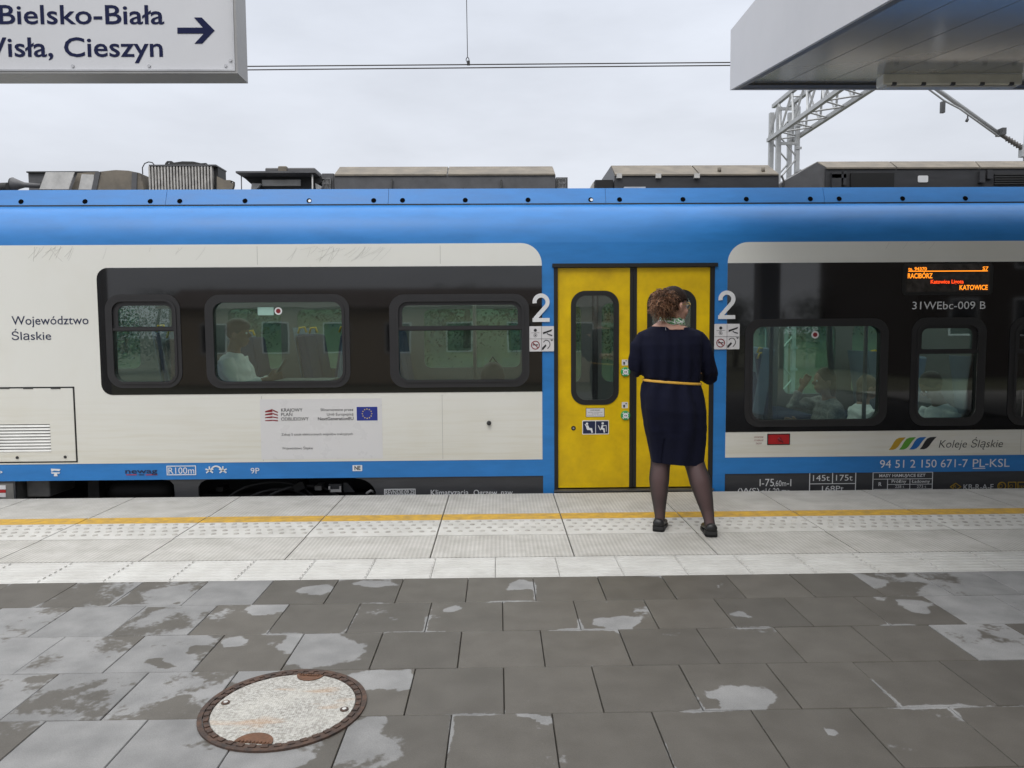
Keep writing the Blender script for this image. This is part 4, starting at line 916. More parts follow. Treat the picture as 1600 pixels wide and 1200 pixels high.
g = MB(); ps = [rp(223, 272), rp(222.5, 262), rp(226, 255.5), rp(232, 253), rp(238, 254), rp(242, 259)]
g.tube([(p.x, YR, p.z) for p in ps], .005, 6); obj('cable_loop', g, M['roofdark'], TR)
# finned cooler
g = MB(); a, b = rp(236, 260), rp(339, 260); g.box((a.x+.01, YR+.02, ZD), (b.x, YR+.22, a.z)); cl_ = obj('cooling_unit', g, M['roofdark'], TR)
g = MB(); n = 21; x0, x1 = rp(236, 280).x, rp(332, 280).x
for i in range(n):
    xx = x0+(x1-x0)*i/(n-1); g.box((xx-.0075, YR-.03, ZD), (xx+.0075, YR+.03, a.z-.006))
obj('cooling_fin', g, M['fin'], cl_)
g = MB(); g.box((a.x-.004, YR-.035, a.z-.004), (b.x+.004, YR+.23, a.z+.008)); obj('cooler_lid', g, M['roofgrey'], cl_)
up = [rp(257, 259.5), rp(258, 255), rp(261, 251.5), rp(268, 251.5), rp(271, 254), rp(285, 252), rp(302, 252.3), rp(314, 255), rp(322, 254.5), rp(326, 259.5)]
g = MB(); g.panel([(p.x, p.z) for p in up[::-1]], [circ(rp(263, 254.5).x, rp(263, 254.5).z, .009, 10), circ(rp(320, 257).x, rp(320, 257).z, .008, 10)], YR+.0, YR+.025); obj('fan_cowl', g, M['roofdark'], cl_)
up = [rp(340, 276), rp(352, 282), rp(361, 282), rp(366, 284), rp(366, 290), rp(364, 297), rp(340, 299)]
g = MB(); g.panel([(p.x, p.z) for p in up[::-1]], [circ(rp(363, 285).x, rp(363, 285).z, .010, 10)], YR-.02, YR+.02); obj('end_bracket', g, M['roofdirt'], cl_)
# pantograph base plate unit
tl, tr = rp(374, 271.5), rp(500, 271.5)
g = MB(); g.panel([(p.x, p.z) for p in [rp(374, 272), rp(376, 274.5), rp(391, 288), rp(404, 299), rp(488, 299), rp(494, 284), rp(503, 277), rp(497, 271.5)]], [], YR+.1, YR+.5); pu = obj('antenna_base', g, M['roofdark'], TR)
g = MB(); a, b = rp(373, 271), rp(496, 271); g.box((a.x, YR-.08, a.z-.012), (b.x, YR+.5, a.z+.004)); obj('base_plate', g, M['roofgrey'], pu)
g = MB(); a, b = rp(411, 260), rp(490, 260); c = rp(411, 271); g.box((a.x, YR+.05, c.z), (b.x, YR+.4, a.z)); obj('upper_box', g, M['roofgrey'], pu, bevel=.012)
g = MB(); a, b = rp(432, 258.5), rp(446, 258.5); g.box((a.x, YR+.035, c.z), (b.x, YR+.2, a.z+.004)); obj('latch_block', g, M['roofdirt'], pu, bevel=.01)
g = MB(); a, b = rp(405, 278), rp(466, 287.5); g.box((a.x, YR+.08, b.z), (b.x, YR+.099, a.z)); obj('name_plate', g, M['roofpale'], pu)
for q in ([rp(388, 299), rp(392, 299), rp(405, 285), rp(390, 284)], [rp(492, 299), rp(498, 299), rp(500, 289), rp(490, 284)]):
    g = MB(); g.panel([(p.x, p.z) for p in q], [], YR+.06, YR+.09); obj('leg', g, M['roofpale'], pu)
for px in (377, 488):
    a, b = rp(px, 273, YR-.05), rp(px, 299, YR-.05); g = MB(); g.tube([(a.x, YR-.05, a.z), (b.x, YR-.05, ZD)], .005 if px < 400 else .007, 6); obj('strut', g, M['roofpale'] if px > 400 else M['roofgrey'], pu)
g = MB(); a, b = rp(345, 293, YR), rp(395, 293, YR); g.box((a.x, YR+.1, ZD), (b.x, YR+.3, ZD+.035)); obj('cable_tray', g, M['roofdark'], TR)
# helper for the long units: front box with a lid sloping back, split by seams
def unit(name, x0, x1, yb_, yt, inset0, inset1, seams_, YR=YR, front='roofgrey'):
    a, b = rp(x0, yb_, YR), rp(x1, yb_, YR); zf = (a.z+b.z)/2; t0, t1 = rp(x0+inset0, yt, YR+.25), rp(x1-inset1, yt, YR+.25); zt = (t0.z+t1.z)/2
    g = MB()
    vs = [(a.x, YR, ZD), (b.x, YR, ZD), (b.x, YR, zf), (a.x, YR, zf), (t0.x, YR+.25, zt), (t1.x, YR+.25, zt), (t1.x, YR+.9, zt), (t0.x, YR+.9, zt), (a.x, YR+1.15, zf), (b.x, YR+1.15, zf), (a.x, YR+1.15, ZD), (b.x, YR+1.15, ZD)]
    fs = [(0, 1, 2, 3), (1, 11, 9, 2), (10, 0, 3, 8), (11, 10, 8, 9), (3, 2, 5, 4), (4, 5, 6, 7), (7, 6, 9, 8), (2, 9, 6, 5), (8, 3, 4, 7)]
    g.add(vs, fs); u = obj(name, g, M[front], TR)
    xs_ = [a.x] + [rp(s, yb_, YR).x for s in seams_] + [b.x]
    for i in range(len(xs_)-1):
        p0, p1 = xs_[i]+.006, xs_[i+1]-.006
        f0 = (p0-a.x)/(b.x-a.x); f1 = (p1-a.x)/(b.x-a.x)
        q0, q1 = t0.x+(t1.x-t0.x)*f0, t0.x+(t1.x-t0.x)*f1
        g = MB(); h = .010
        vs = [(p0, YR-.012, zf+h), (p1, YR-.012, zf+h), (q1, YR+.25, zt+h), (q0, YR+.25, zt+h), (q1, YR+.9, zt+h), (q0, YR+.9, zt+h), (p0, YR-.012, zf-.004), (p1, YR-.012, zf-.004), (q1, YR+.9, zt), (q0, YR+.9, zt)]
        g.add(vs, [(0, 1, 2, 3), (3, 2, 4, 5), (6, 7, 1, 0), (7, 8, 4, 2, 1), (9, 6, 0, 3, 5)]); obj('lid', g, M['roofdirt'], u)
    return u
mesh_m = pm('grey perforated grille', (.30, .30, .30), .5, metal=.3, var=.8, scale=120)
u = unit('air_conditioning_unit', 522, 868, 274, 262, 8, 4, [699])
for x0, x1, mm in ((503, 521, mesh_m), (869, 887, mesh_m)):
    g = MB(); rbox(g, x0, x1, 271 if x0 < 600 else 277, YR+.12, .7); gb_ = obj('side_intake', g, M['roofgrey'], u)
    g = MB(); a, b = rp(x0+1, 279, YR+.11), rp(x1-4, 299, YR+.11)
    for i in range(7): xx = a.x+(b.x-a.x)*i/6; g.box((xx-.003, YR+.10, ZD), (xx+.003, YR+.119, a.z))
    for i in range(8): zz = ZD+(a.z-ZD)*i/7; g.box((a.x, YR+.098, zz-.003), (b.x, YR+.117, zz+.003))
    obj('intake_grille', g, mm, gb_)
for px in (613, 783):
    g = MB(); a, b = rp(px, 282), rp(px, 299); g.tube([(a.x, YR-.004, a.z), (a.x, YR-.03, a.z-.02), (b.x, YR-.03, ZD+.02), (b.x, YR-.004, ZD)], .008, 8); obj('lifting_handle', g, M['roofdark'], u)
g = MB(); a, b = rp(678, 265, YR+.18), rp(699, 270, YR+.1); g.box((a.x, YR+.10, b.z+.012), (b.x, YR+.2, b.z+.02)); obj('worn_patch', g, M['roofpale'], u)
u = unit('converter_unit', 960, 1217, 274, 260, -6, 16, [1092], front='skirt')
g = MB(); rbox(g, 930, 958, 281, YR+.02, .8); db = obj('side_intake', g, M['black'], u)
up = [rp(920, 299), rp(932, 299), rp(932, 281), rp(929, 281)]; g = MB(); g.panel([(p.x, p.z) for p in up], [], YR+.1, YR+.3); obj('slanted_plate', g, M['roofpale'], u)
for px in (967, 1028, 1088): g = MB(); a, b = rp(px-4, 272), rp(px+4, 279); g.box((a.x, YR-.03, b.z), (b.x, YR-.001, a.z)); obj('hinge', g, M['roofpale'], u)
for px in (1122, 1190): g = MB(); c = rp(px, 267, YR+.1); g.tube([(c.x, YR+.06, c.z-.02), (c.x, YR+.06, c.z+.02)], .018, 8); obj('lid_catch', g, M['roofdirt'], u)
g = MB(); c = rp(1220, 275); g.tube([(c.x, YR-.02, c.z), (c.x+.02, YR-.03, c.z-.06), (c.x-.01, YR-.03, ZD+.01)], .01, 8); g.tube([(c.x-.01, YR-.03, ZD+.01), (c.x+.14, YR-.08, ZD+.03), (c.x+.3, YR-.05, ZD+.02)], .014, 8); obj('cable', g, M['roofdark'], u)
g = MB(); a, b = rp(975, 297, T+.3), rp(1008, 297, T+.3); g.box((a.x, T+.28, 2.53), (b.x, T+.36, 2.55)); obj('walkway_clip', g, M['roofpale'], TR)
u = unit('traction_unit', 1290, 1760, 263, 253.5, -14, 0, [1400, 1530], front='skirt')
up = [rp(1222, 286), rp(1290, 299), rp(1290, 262), rp(1276, 254)]; 
g = MB(); g.panel([(p.x, p.z) for p in [rp(1215, 297, YR+.02), rp(1290, 297, YR+.02), rp(1290, 262, YR+.02), rp(1276, 254, YR+.02), rp(1222, 285, YR+.02)]], [], YR+.012, YR+.9); obj('sloping_end', g, M['roofgrey'], u)
g = MB(); a, b = rp(1328, 271), rp(1395, 299); g.box((a.x, YR-.02, ZD), (b.x, YR-.001, a.z)); gr_ = obj('dark_grille', g, M['black'], u)
g = MB(); a, b = rp(1434, 274.5), rp(1449.5, 285); g.panel(rr(a.x, b.x, b.z, a.z, .012, 4), [], YR-.006, YR-.001); obj('white_tag', g, M['letter'], u)
g = MB(); a, b = rp(1553, 273), rp(1640, 287)
for i in range(5): zz = b.z+(a.z-b.z)*i/4; g.box((a.x, YR-.016, zz-.006), (b.x, YR-.002, zz+.004))
obj('louvre', g, M['roofdark'], u)
g = MB(); a, b = rp(1495, 249), rp(1566, 249); c = rp(1495, 254); g.box((a.x, YR+.3, c.z-.02), (b.x, YR+.8, a.z)); obj('top_cover', g, M['roofdark'], u)
for x0, x1, y0, y1 in ((1298, 1312, 270, 298), (1316, 1320, 268, 290), (1528, 1536, 268, 286), (1540, 1548, 266, 280), (1298, 1320, 273, 279)):
    g = MB(); a, b = rp(x0, y0), rp(x1, y1); g.box((a.x, YR-.03, b.z), (b.x, YR-.0015, a.z)); obj('bracket', g, M['skirt'], u)

# ------------------------------------------------------------------ overhead line
galv = pm('galvanised steel', (.46, .47, .475), .5, metal=.4, var=.15, scale=5)
wire_m = pm('dark copper wire', (.05, .045, .045), .5)
YW = T+1.4
def wire(y0, y1, name, label):
    a, b = at(385, y0, YW), at(1140, y1, YW); d = b-a
    o = MB(); o.tube([a-d*3.0, a-d, a, b, b+d, b+d*3], .006, 8); w = obj(name, o, wire_m); w['label'] = label; w['category'] = 'overhead wire'; w['group'] = 'contact wires above the train'; return w
wire(103.7, 97.6, 'contact_wire', 'upper of the two dark overhead wires crossing the sky'); wire(109.2, 102.2, 'contact_wire', 'lower of the two dark overhead wires crossing the sky')
dr = thing('dropper', 'thin vertical dropper wire with a clamp hanging onto the contact wires', 'dropper wire', at(732, 101, YW))
p0 = at(728, -60, YW); p1 = at(730.5, 90, YW); p2 = at(732, 100.8, YW)
g = MB(); g.tube([p0+Vector((-.01, 0, .3)), p0, p1], .0035, 6); obj('hanger_wire', g, wire_m, dr)
g = MB(); g.tube([p1+Vector((.004*math.cos(R(a))*3.5, 0, -.022+.024*math.sin(R(a)))) for a in range(200, -150, -20)], .004, 6); g.box((p2.x-.014, YW-.012, p2.z-.006), (p2.x+.014, YW+.012, p2.z+.034)); obj('clamp', g, M['roofdark'], dr)
# lattice portal beyond the tracks
YM = 19.0; mt = at(1225, 150, YM); mxx = mt.x
x_l, x_r = at(1210, 250, YM).x, at(1239, 250, YM).x
root = thing('lattice_mast', 'white steel lattice portal mast behind the train under the canopy', 'mast', (mxx, YM, -1))
def lat(m, a, b, r=.03): m.tube([a, b], r, 4, smooth=False)
zt = at(1210, 172, YM).z; yA, yB = YM-.25, YM+.25
for xx in (x_l, x_r):
    for yy in (yA, yB):
        g = MB(); w = .055 if xx == x_l else .05; g.box((xx-w, yy-.05, -1), (xx+w, yy+.05, zt)); obj('post', g, galv, root)
g = MB(); zz = -1; k = 0
while zz < zt-.5:
    for yy in (yA-.02, yB+.02): lat(g, (x_l, yy, zz if k % 2 else zz+.55), (x_r, yy, zz+.55 if k % 2 else zz), .022)
    g.box((x_r-.09, yA-.07, zz+.2), (x_r+.09, yA-.052, zz+.26))
    zz += .55; k += 1
for z_ in (zt-.9, zt-.06): g.box((x_l, yA-.06, z_-.03), (x_r, yA-.02, z_+.04))
obj('bracing', g, galv, root)
# beam runs towards the platform (constant x), hip-shaped lattice
bl0 = at(1207, 216, YM); br0 = at(1246, 207, YM)
root = thing('lattice_beam', 'white steel lattice portal beam running over the tracks from its mast', 'portal beam', (mxx, YM-8, bl0.z))
Ye = YM-16; zb_ = bl0.z+.02; xb0, xb1 = bl0.x, br0.x; zt_ = zb_+.85; xt0, xt1 = xb0+.12, xb1-.12
ch = [(xb0, zb_), (xb1, zb_), (xt0, zt_), (xt1, zt_)]
for xx, zz in ch:
    g = MB(); g.box((xx-.045, Ye, zz-.045), (xx+.045, YM+.3, zz+.045)); obj('chord', g, galv, root)
g = MB(); n = 20; dy = (YM+.3-Ye)/n
for i in range(n):
    y0, y1, ym_ = Ye+i*dy, Ye+(i+1)*dy, Ye+(i+.5)*dy
    for (b_, t_) in (((xb0, zb_), (xt0, zt_)), ((xb1, zb_), (xt1, zt_))):
        lat(g, (b_[0], y0, b_[1]), (t_[0], ym_, t_[1]), .028); lat(g, (t_[0], ym_, t_[1]), (b_[0], y1, b_[1]), .028)
    lat(g, (xb0, y0, zb_), (xb1, ym_, zb_), .02); lat(g, (xb1, ym_, zb_), (xb0, y1, zb_), .02); lat(g, (xt0, y0, zt_), (xt1, y0, zt_), .022)
obj('lattice', g, galv, root)
# cantilever arm at the right
YC = 12.6
root = thing('cantilever_arm', 'grey tubular catenary cantilever arm with insulator sloping down to the right', 'catenary arm', at(1597, 230, YC))
a, b = at(1440, 122, YC), at(1562, 210, YC); g = MB(); g.tube([a-(b-a)*.5, a, b], .035, 10); obj('main_tube', g, galv, root)
a2, b2_ = at(1452, 140, YC-.1), at(1560, 213, YC-.1); g = MB(); g.tube([a2-(b2_-a2)*.5, a2, at(1475, 157, YC-.1), at(1500, 170, YC-.1), b2_], .016, 8); obj('stay_tube', g, galv, root)
g = MB(); c = at(1562, 207, YC); g.box((c.x-.035, YC-.12, c.z-.06), (c.x+.035, YC+.06, c.z+.05)); obj('clamp', g, M['roofgrey'], root); g = MB(); c = at(1473, 162, YC-.1); g.box((c.x-.03, YC-.13, c.z-.15), (c.x+.03, YC-.07, c.z+.03)); obj('clamp', g, M['roofgrey'], root); g = MB(); c = at(1512, 179, YC-.1); q_ = at(1512, 186, YC-.1); g.tube([c, q_], .012, 6); g.tube([q_, q_-Vector((.02, 0, .04))], .025, 6); obj('clamp', g, M['roofgrey'], root)
g = MB(); a, b = at(1565, 211, YC), at(1598, 232, YC); d = b-a
pts_, rs_ = [], []
for i in range(25):
    pts_.append(a+d*(i/24)); rs_.append(.05 if (i % 3 == 1 and i > 5) else .032)
g.tube(pts_, rs_, 12); obj('insulator', g, pm('brown grey insulator', (.13, .12, .115), .3), root)
g = MB(); p = at(1597, 236, YC); g.tube([(p.x+.04, YC, p.z-.4), (p.x+.04, YC, p.z+3.2)], .012, 6); g.box((p.x-.03, YC-.05, p.z-.1), (p.x+.08, YC+.05, p.z+.1)); obj('pivot', g, galv, root)
root = thing('catenary_mast', 'tall steel catenary mast at the far right beyond the train', 'mast', (p.x+.3, YC, -1))
g = MB(); g.box((p.x+.09, YC-.1, -1), (p.x+.3, YC+.1, p.z+3.6)); obj('post', g, galv, root); g = MB(); g.box((p.x-.1, YC-.3, -1.0), (p.x+.5, YC+.3, -.7)); obj('footing', g, M['roofgrey'], root)

# ------------------------------------------------------------------ canopy, sign
YT = 5.6
cb = at(1140.5, 141, YT); ct = at(1140.5, 47, YT); XC = cb.x
def onx(px, py): v = ray(px, py); s = XC/v.x; return v.y*s, EYE+v.z*s
y1_, z1_ = onx(1390, 0); y2_, z2_ = onx(1180, 0)
sl = (z1_-cb.z)/(y1_-YT); slt = (z2_-ct.z)/(y2_-YT)
print('canopy', cb, ct, sl, slt)
YRT = 1.2
zr = cb.z + sl*(YRT-YT); ztr = ct.z + slt*(YRT-YT)
XE = 14.0; YFAR = -3.8
can = thing('platform_canopy', 'white wing-shaped platform canopy with grey metal soffit at the upper right', 'canopy', (XC+5, YRT, 0))
white_al = pm('white coated aluminium', (.56, .56, .58), .35, var=.03)
g = MB(); g.prism([(YT, cb.z), (YT, ct.z), (YRT, ztr), (YFAR, ct.z), (YFAR, cb.z), (YRT, zr)], XC, XC+.02, 'x'); obj('end_fascia', g, white_al, can)
g = MB(); g.box((XC+.021, YT-.02, cb.z), (XE, YT, ct.z)); g.box((XC+.021, YFAR, cb.z), (XE, YFAR+.02, ct.z)); obj('edge_fascia', g, white_al, can)
g = MB(); g.prism([(YT-.021, ct.z-.05), (YT-.021, ct.z-.01), (YRT, ztr-.01), (YFAR+.021, ct.z-.01), (YFAR+.021, ct.z-.05), (YRT, ztr-.05)], XC+.021, XE, 'x'); obj('roof_sheet', g, M['roofgrey'], can)
sof = pm('grey metal soffit panel', (.37, .375, .365), .15, metal=.35, var=.05, scale=1.5)
sof2 = pm('pale metal soffit panel', (.44, .445, .44), .13, metal=.35, var=.05, scale=1.5)
for (ya, yb_) in ((YT-.03, YRT), (YFAR+.03, YRT)):
    g = MB(); xx = XC+.06; k = 0
    while xx < XE:
        x2 = min(xx+.30, XE)
        za, zb2 = cb.z + .03, zr+.03
        vs = [(xx+.003, ya, za), (x2-.003, ya, za), (x2-.003, yb_, zb2), (xx+.003, yb_, zb2), (xx+.003, ya, za+.02), (x2-.003, ya, za+.02), (x2-.003, yb_, zb2+.02), (xx+.003, yb_, zb2+.02)]
        g.add(vs, [(0, 1, 2, 3), (4, 7, 6, 5), (0, 4, 5, 1), (1, 5, 6, 2), (2, 6, 7, 3), (3, 7, 4, 0)], 0 if k % 5 != 3 else 1); xx = x2; k += 1
    obj('soffit', g, [sof, sof2], can)
g = MB(); g.prism([(YT-.022, cb.z-.003), (YT-.022, cb.z+.028), (YRT, zr+.028), (YRT, zr-.003)], XC+.021, XC+.058, 'x')
g.box((XC+.059, YT-.10, cb.z+.004), (XE, YT-.022, cb.z+.0285)); obj('edge_trim', g, pm('dark grey trim', (.10, .10, .105), .4), can)
for xx in (4.0, 10.5):
    g = MB(); g.box((xx-.15, YRT-.15, -.02), (xx+.15, YRT+.15, zr+.2)); obj('column', g, white_al, can, bevel=.02)
# strip light under the soffit
def soff(px, py):
    v = ray(px, py); s = (cb.z+.03 - sl*YT - EYE)/(v.z - sl*v.y); return Vector((0, 0, EYE)) + v*s
A, B = soff(1372, 119), soff(1594, 117); yl = (A.y+B.y)/2
lt = thing('strip_light', 'long pale strip light fixed below the canopy soffit', 'lamp', ((A.x+B.x)/2, yl, A.z))
zz = cb.z+.03+sl*(yl-YT)
lm = pm('cream lamp housing', (.80, .79, .72), .35)
g = MB(); g.box((A.x, yl-.05, zz-.075), (B.x, yl+.05, zz-.004)); hs = obj('housing', g, lm, lt, bevel=.008)
g = MB(); g.box((A.x+.03, yl-.035, zz-.086), (B.x-.03, yl+.035, zz-.074)); obj('diffuser', g, pm('unlit lamp diffuser', (.55, .55, .53), .3), hs, bevel=.006)
for k in range(5):
    xx = A.x + (B.x-A.x)*(.08+.21*k); g = MB(); g.box((xx-.014, yl-.056, zz-.08), (xx+.014, yl-.03, zz-.062)); obj('clip', g, M['roofgrey'], lt)

YS_ = 3.4
c1 = at(371.5, 114.5, YS_); sg = thing('direction_sign', 'white hanging platform direction sign with dark blue place names and an arrow', 'sign', (c1.x-1.2, YS_, c1.z))
fr_m = pm('grey sign frame', (.30, .295, .29), .4, metal=.3, var=.08)
pan = at(365, 108.3, YS_); xL = c1.x-2.4; zT = c1.z+1.05
g = MB(); g.panel([(xL, c1.z), (c1.x, c1.z), (c1.x, zT), (xL, zT)], [rr(xL+.06, pan.x+.005, pan.z-.005, zT-.06, 0)], YS_, YS_+.135)
g.box((xL+.05, YS_+.03, pan.z-.006), (pan.x+.006, YS_+.13, zT-.05)); obj('frame', g, fr_m, sg)
g = MB(); g.panel([(xL+.058, pan.z-.007), (pan.x+.007, pan.z-.007), (pan.x+.007, zT-.058), (xL+.058, zT-.058)], [rr(xL+.07, pan.x, pan.z, zT-.07, 0)], YS_-.003, YS_+.02); obj('inner_edge', g, M['metal'], sg)
g = MB(); g.box((xL+.061, YS_+.012, pan.z-.004), (pan.x+.004, YS_+.028, zT-.061)); face = obj('panel', g, pm('white sign face', (.60, .605, .63), .4, var=.02), sg)
sgn = pm('navy sign lettering', (.010, .014, .055), .7, var=.03, spec=.15)
YQ = YS_+.0105
def stx(s, x0, x1, yc, yb):
    xm = (max(x0, 0)+x1)/2; a, b = at(x0, (yc+yb)/2, YS_+.01), at(x1, (yc+yb)/2, YS_+.01); z0, z1 = at(xm, yb, YS_+.01).z, at(xm, yc, YS_+.01).z
    return text(s, sgn, sg, a.x, b.x, z0, z1-z0, YQ, name='lettering', bold=.012)
stx('Bielsko-Biała', -2, 256, 8.2, 37.2); stx('Wisła, Cieszyn', -44, 254, 58.8, 88.2)
ar = [(277, 43), (317, 43), (303, 27.2), (315, 27.2), (335.2, 47.4), (315.6, 68), (303.8, 68), (318.5, 52.3), (277, 52.3)]
g = MB(); g.panel([(at(x, y, YS_+.01).x, at(x, y, YS_+.01).z) for x, y in ar[::-1]], [], YQ-.0005, YQ+.002); obj('arrow', g, sgn, sg)
for sx, sy in ((113.5, 103), (233, 102.8), (352.5, 102.5), (360, 94)):
    p = at(sx, sy, YS_+.01); g = MB(); g.tube([(p.x, YQ+.002, p.z), (p.x, YQ-.003, p.z)], .007, 10); obj('screw', g, M['metal'], sg)
for hx in (xL+.5, c1.x-.45):
    g = MB(); g.tube([(hx, YS_+.08, zT), (hx, YS_+.08, 4.2)], .02, 10); obj('hanger_rod', g, fr_m, sg)
gy = thing('sign_gantry', 'steel beam above the frame that carries the direction sign', 'beam', (-1, YS_+.08, 4.2))
g = MB(); g.box((xL-1.2, YS_-.0, 4.2), (XC+1.0, YS_+.16, 4.36)); obj('beam', g, fr_m, gy); g = MB(); g.box((XC+.5, YS_+.02, ct.z-.03), (XC+.62, YS_+.14, 4.2)); obj('canopy_bracket', g, fr_m, gy); g = MB(); g.box((xL-1.2, YS_-.0, -.02), (xL-1.04, YS_+.16, 4.2)); obj('post', g, fr_m, gy)
# ------------------------------------------------------------------ the woman on the platform
hl_, hr_ = gp(1028.5, 832), gp(1112, 840)          # heels on the slabs
YB = (hl_.y+hr_.y)/2 + .07
print('woman', hl_, hr_, YB)
def w(px, py, dy=0): return at(px, py, YB+dy)
def sup(m, rings, n=40, e=2.4, smooth=True):        # rings: (centre, half width x, half depth y), stacked
    vs = []
    for c, a, b in rings:
        for j in range(n):
            th = 2*math.pi*j/n; ct, st_ = math.cos(th), math.sin(th)
            vs.append((c[0]+a*math.copysign(abs(ct)**(2/e), ct), c[1]+b*math.copysign(abs(st_)**(2/e), st_), c[2]))
    k = len(rings)
    fs = [(i*n+j, (i+1)*n+j, (i+1)*n+(j+1) % n, i*n+(j+1) % n) for i in range(k-1) for j in range(n)]
    fs += [tuple(range(n)), tuple((k-1)*n+j for j in reversed(range(n)))]
    m.add(vs, fs, 0, smooth); return m
PXM = YB/F
skin = pm('pale rosy skin', (.52, .29, .215), .5, var=.1, scale=14, bump=.05, bscale=120)
navy = pm('navy dress cloth', (.0066, .0076, .020), .9, var=.2, scale=9, spec=.15, bump=.12, bscale=420)
dk_hair = pm('dark brown hair', (.022, .012, .008), .75, var=.5, scale=60, stretch=(1, 1, .3), spec=.2)
shoe_m = pm('black shoe leather', (.012, .012, .012), .4, var=.3, scale=20)
person = thing('person', 'woman in navy dress with thin yellow belt, back turned, facing the yellow doors', 'person', (w(1055, 830).x, YB, 0))
# head frame: turned to the right and away
HC = w(1053, 478.5, .0); HM = Matrix.Translation(HC) @ Matrix.Rotation(R(-58), 4, 'Z') @ Matrix.Rotation(R(-4), 4, 'X')
def h(x, y, z): return HM @ Vector((x, y, z))
B = MB()
B.ell((0, -.008, .020), (.074, .094, .092), 24, 16, 0, HM); B.ell((0, .035, -.045), (.056, .058, .072), 20, 14, 0, HM); B.ell((0, .068, -.085), (.024, .024, .022), 12, 8, 0, HM)
B.ell((.038, .052, -.03), (.028, .032, .03), 12, 8, 0, HM); B.ell((-.038, .052, -.03), (.028, .032, .03), 12, 8, 0, HM)
B.tube([h(0, .082, .018), h(0, .098, -.005), h(0, .112, -.026), h(0, .092, -.036)], [.009, .011, .014, .008], 10)
B.ell((0, .091, -.055), (.022, .012, .007), 10, 8, 0, HM); B.ell((0, .088, -.066), (.019, .012, .007), 10, 8, 0, HM)
for s in (1, -1):
    pts_ = [h(s*(.074+.010*math.sin(t*math.pi)), -.012-.016*math.sin(t*math.pi*.9)+.006*t, .022-.058*t) for t in (0, .2, .4, .6, .8, 1)]
    B.tube(pts_, [.007, .010, .010, .009, .008, .008], 8); B.ell((s*.073, -.005, -.006), (.010, .014, .022), 10, 8, 0, HM)
B.tube([h(0, -.02, -.05), w(1049, 499, .0), w(1047.5, 506, -.004), w(1047, 510, -.005), w(1047, 516, -.005)], [.057, .060, (.082, .066), (.115, .074), (.145, .085)], 24, ref=(1, 0, 0))
B.ell(w(1047, 519, -.0), (.13, .07, .05), 20, 10)
sup(B, [(w(1047.5, 524), .17, .085), (w(1047.5, 545), .165, .10), (w(1049, 580), .155, .11), (w(1050, 600), .15, .105), (w(1053, 640), .17, .12), (w(1054, 690), .15, .10)][::-1], 28)
for s, sh, el_, wr in ((-1, w(1004, 529), w(994, 577, .03), w(1024, 572, .30)), (1, w(1092, 529), w(1106, 580, .03), w(1066, 572, .31))):
    md = (sh+el_)/2
    B.tube([sh-Vector((s*.04, 0, -.005)), sh, md, el_, (el_*.6+wr*.4), wr], [.048, .046, .038, .032, .030, .026], 14)
    d = (w(1045, 574, .36)-wr).normalized()                  # palm and five fingers, hands folded together in front
    up = Vector((0, 0, 1)); pw = up.cross(d).normalized()
    B.tube([wr-d*.01, wr+d*.035, wr+d*.08], [(.016, .026), (.017, .038), (.013, .036)], 12, ref=pw)
    for k, ln in enumerate((.062, .070, .066, .052)):
        base = wr + d*.072 + up*(.028-.0185*k)
        B.tube([base, base+d*ln*.4+pw*s*.004, base+d*ln*.72+pw*s*.016, base+d*ln*.92+pw*s*.034], [.0095, .009, .0085, .0065], 8)
    tb = wr + d*.02 + up*.028
    B.tube([tb, tb+d*.028+up*.018, tb+d*.056+up*.020, tb+d*.075+up*.014], [.012, .0105, .0095, .007], 8)
LEGS = []
for side, hp in ((-1, hl_), (1, hr_)):
    ax = 1030.5 if side < 0 else 1107.8
    yk = hp.y + .055 - YB
    if side < 0: pl = [(1035, 690, .07), (1033, 715, .064), (1031.5, 730, .0605), (1030, 748, .0625), (1030, 768, .054), (1030.5, 790, .040), (1031, 806, .031), (1030.5, 816, .031)]
    else: pl = [(1079, 690, .07), (1083, 716, .064), (1087.5, 732, .0605), (1094, 752, .066), (1099.5, 774, .055), (1104.5, 795, .041), (1107.7, 811, .0315), (1109, 821, .032)]
    pts_ = []; rs_ = []
    for i, (x, y, r) in enumerate(pl):
        t = max(0, (y-700)/120); dy = yk*t + (-.025*math.sin(math.pi*min(1, max(0, (y-715)/75))) if y > 715 else 0)
        pts_.append(w(x, y, dy)); rs_.append((r, r*1.08))
    LEGS.append((pts_, rs_)); B.tube(pts_, rs_, 20, ref=(1, 0, 0))
    a = pts_[-1]; td = Vector((.30, .95, 0)).normalized() if side < 0 else Vector((.14, .98, 0)).normalized()
    B.tube([a+Vector((0, 0, .0)), a+td*.02-Vector((0, 0, .02)), a+td*.07-Vector((0, 0, .045)), a+td*.12-Vector((0, 0, .052))], [.028, .026, .022, .016], 12)
obj('body', remesh(B, .0055, 3), skin, person)
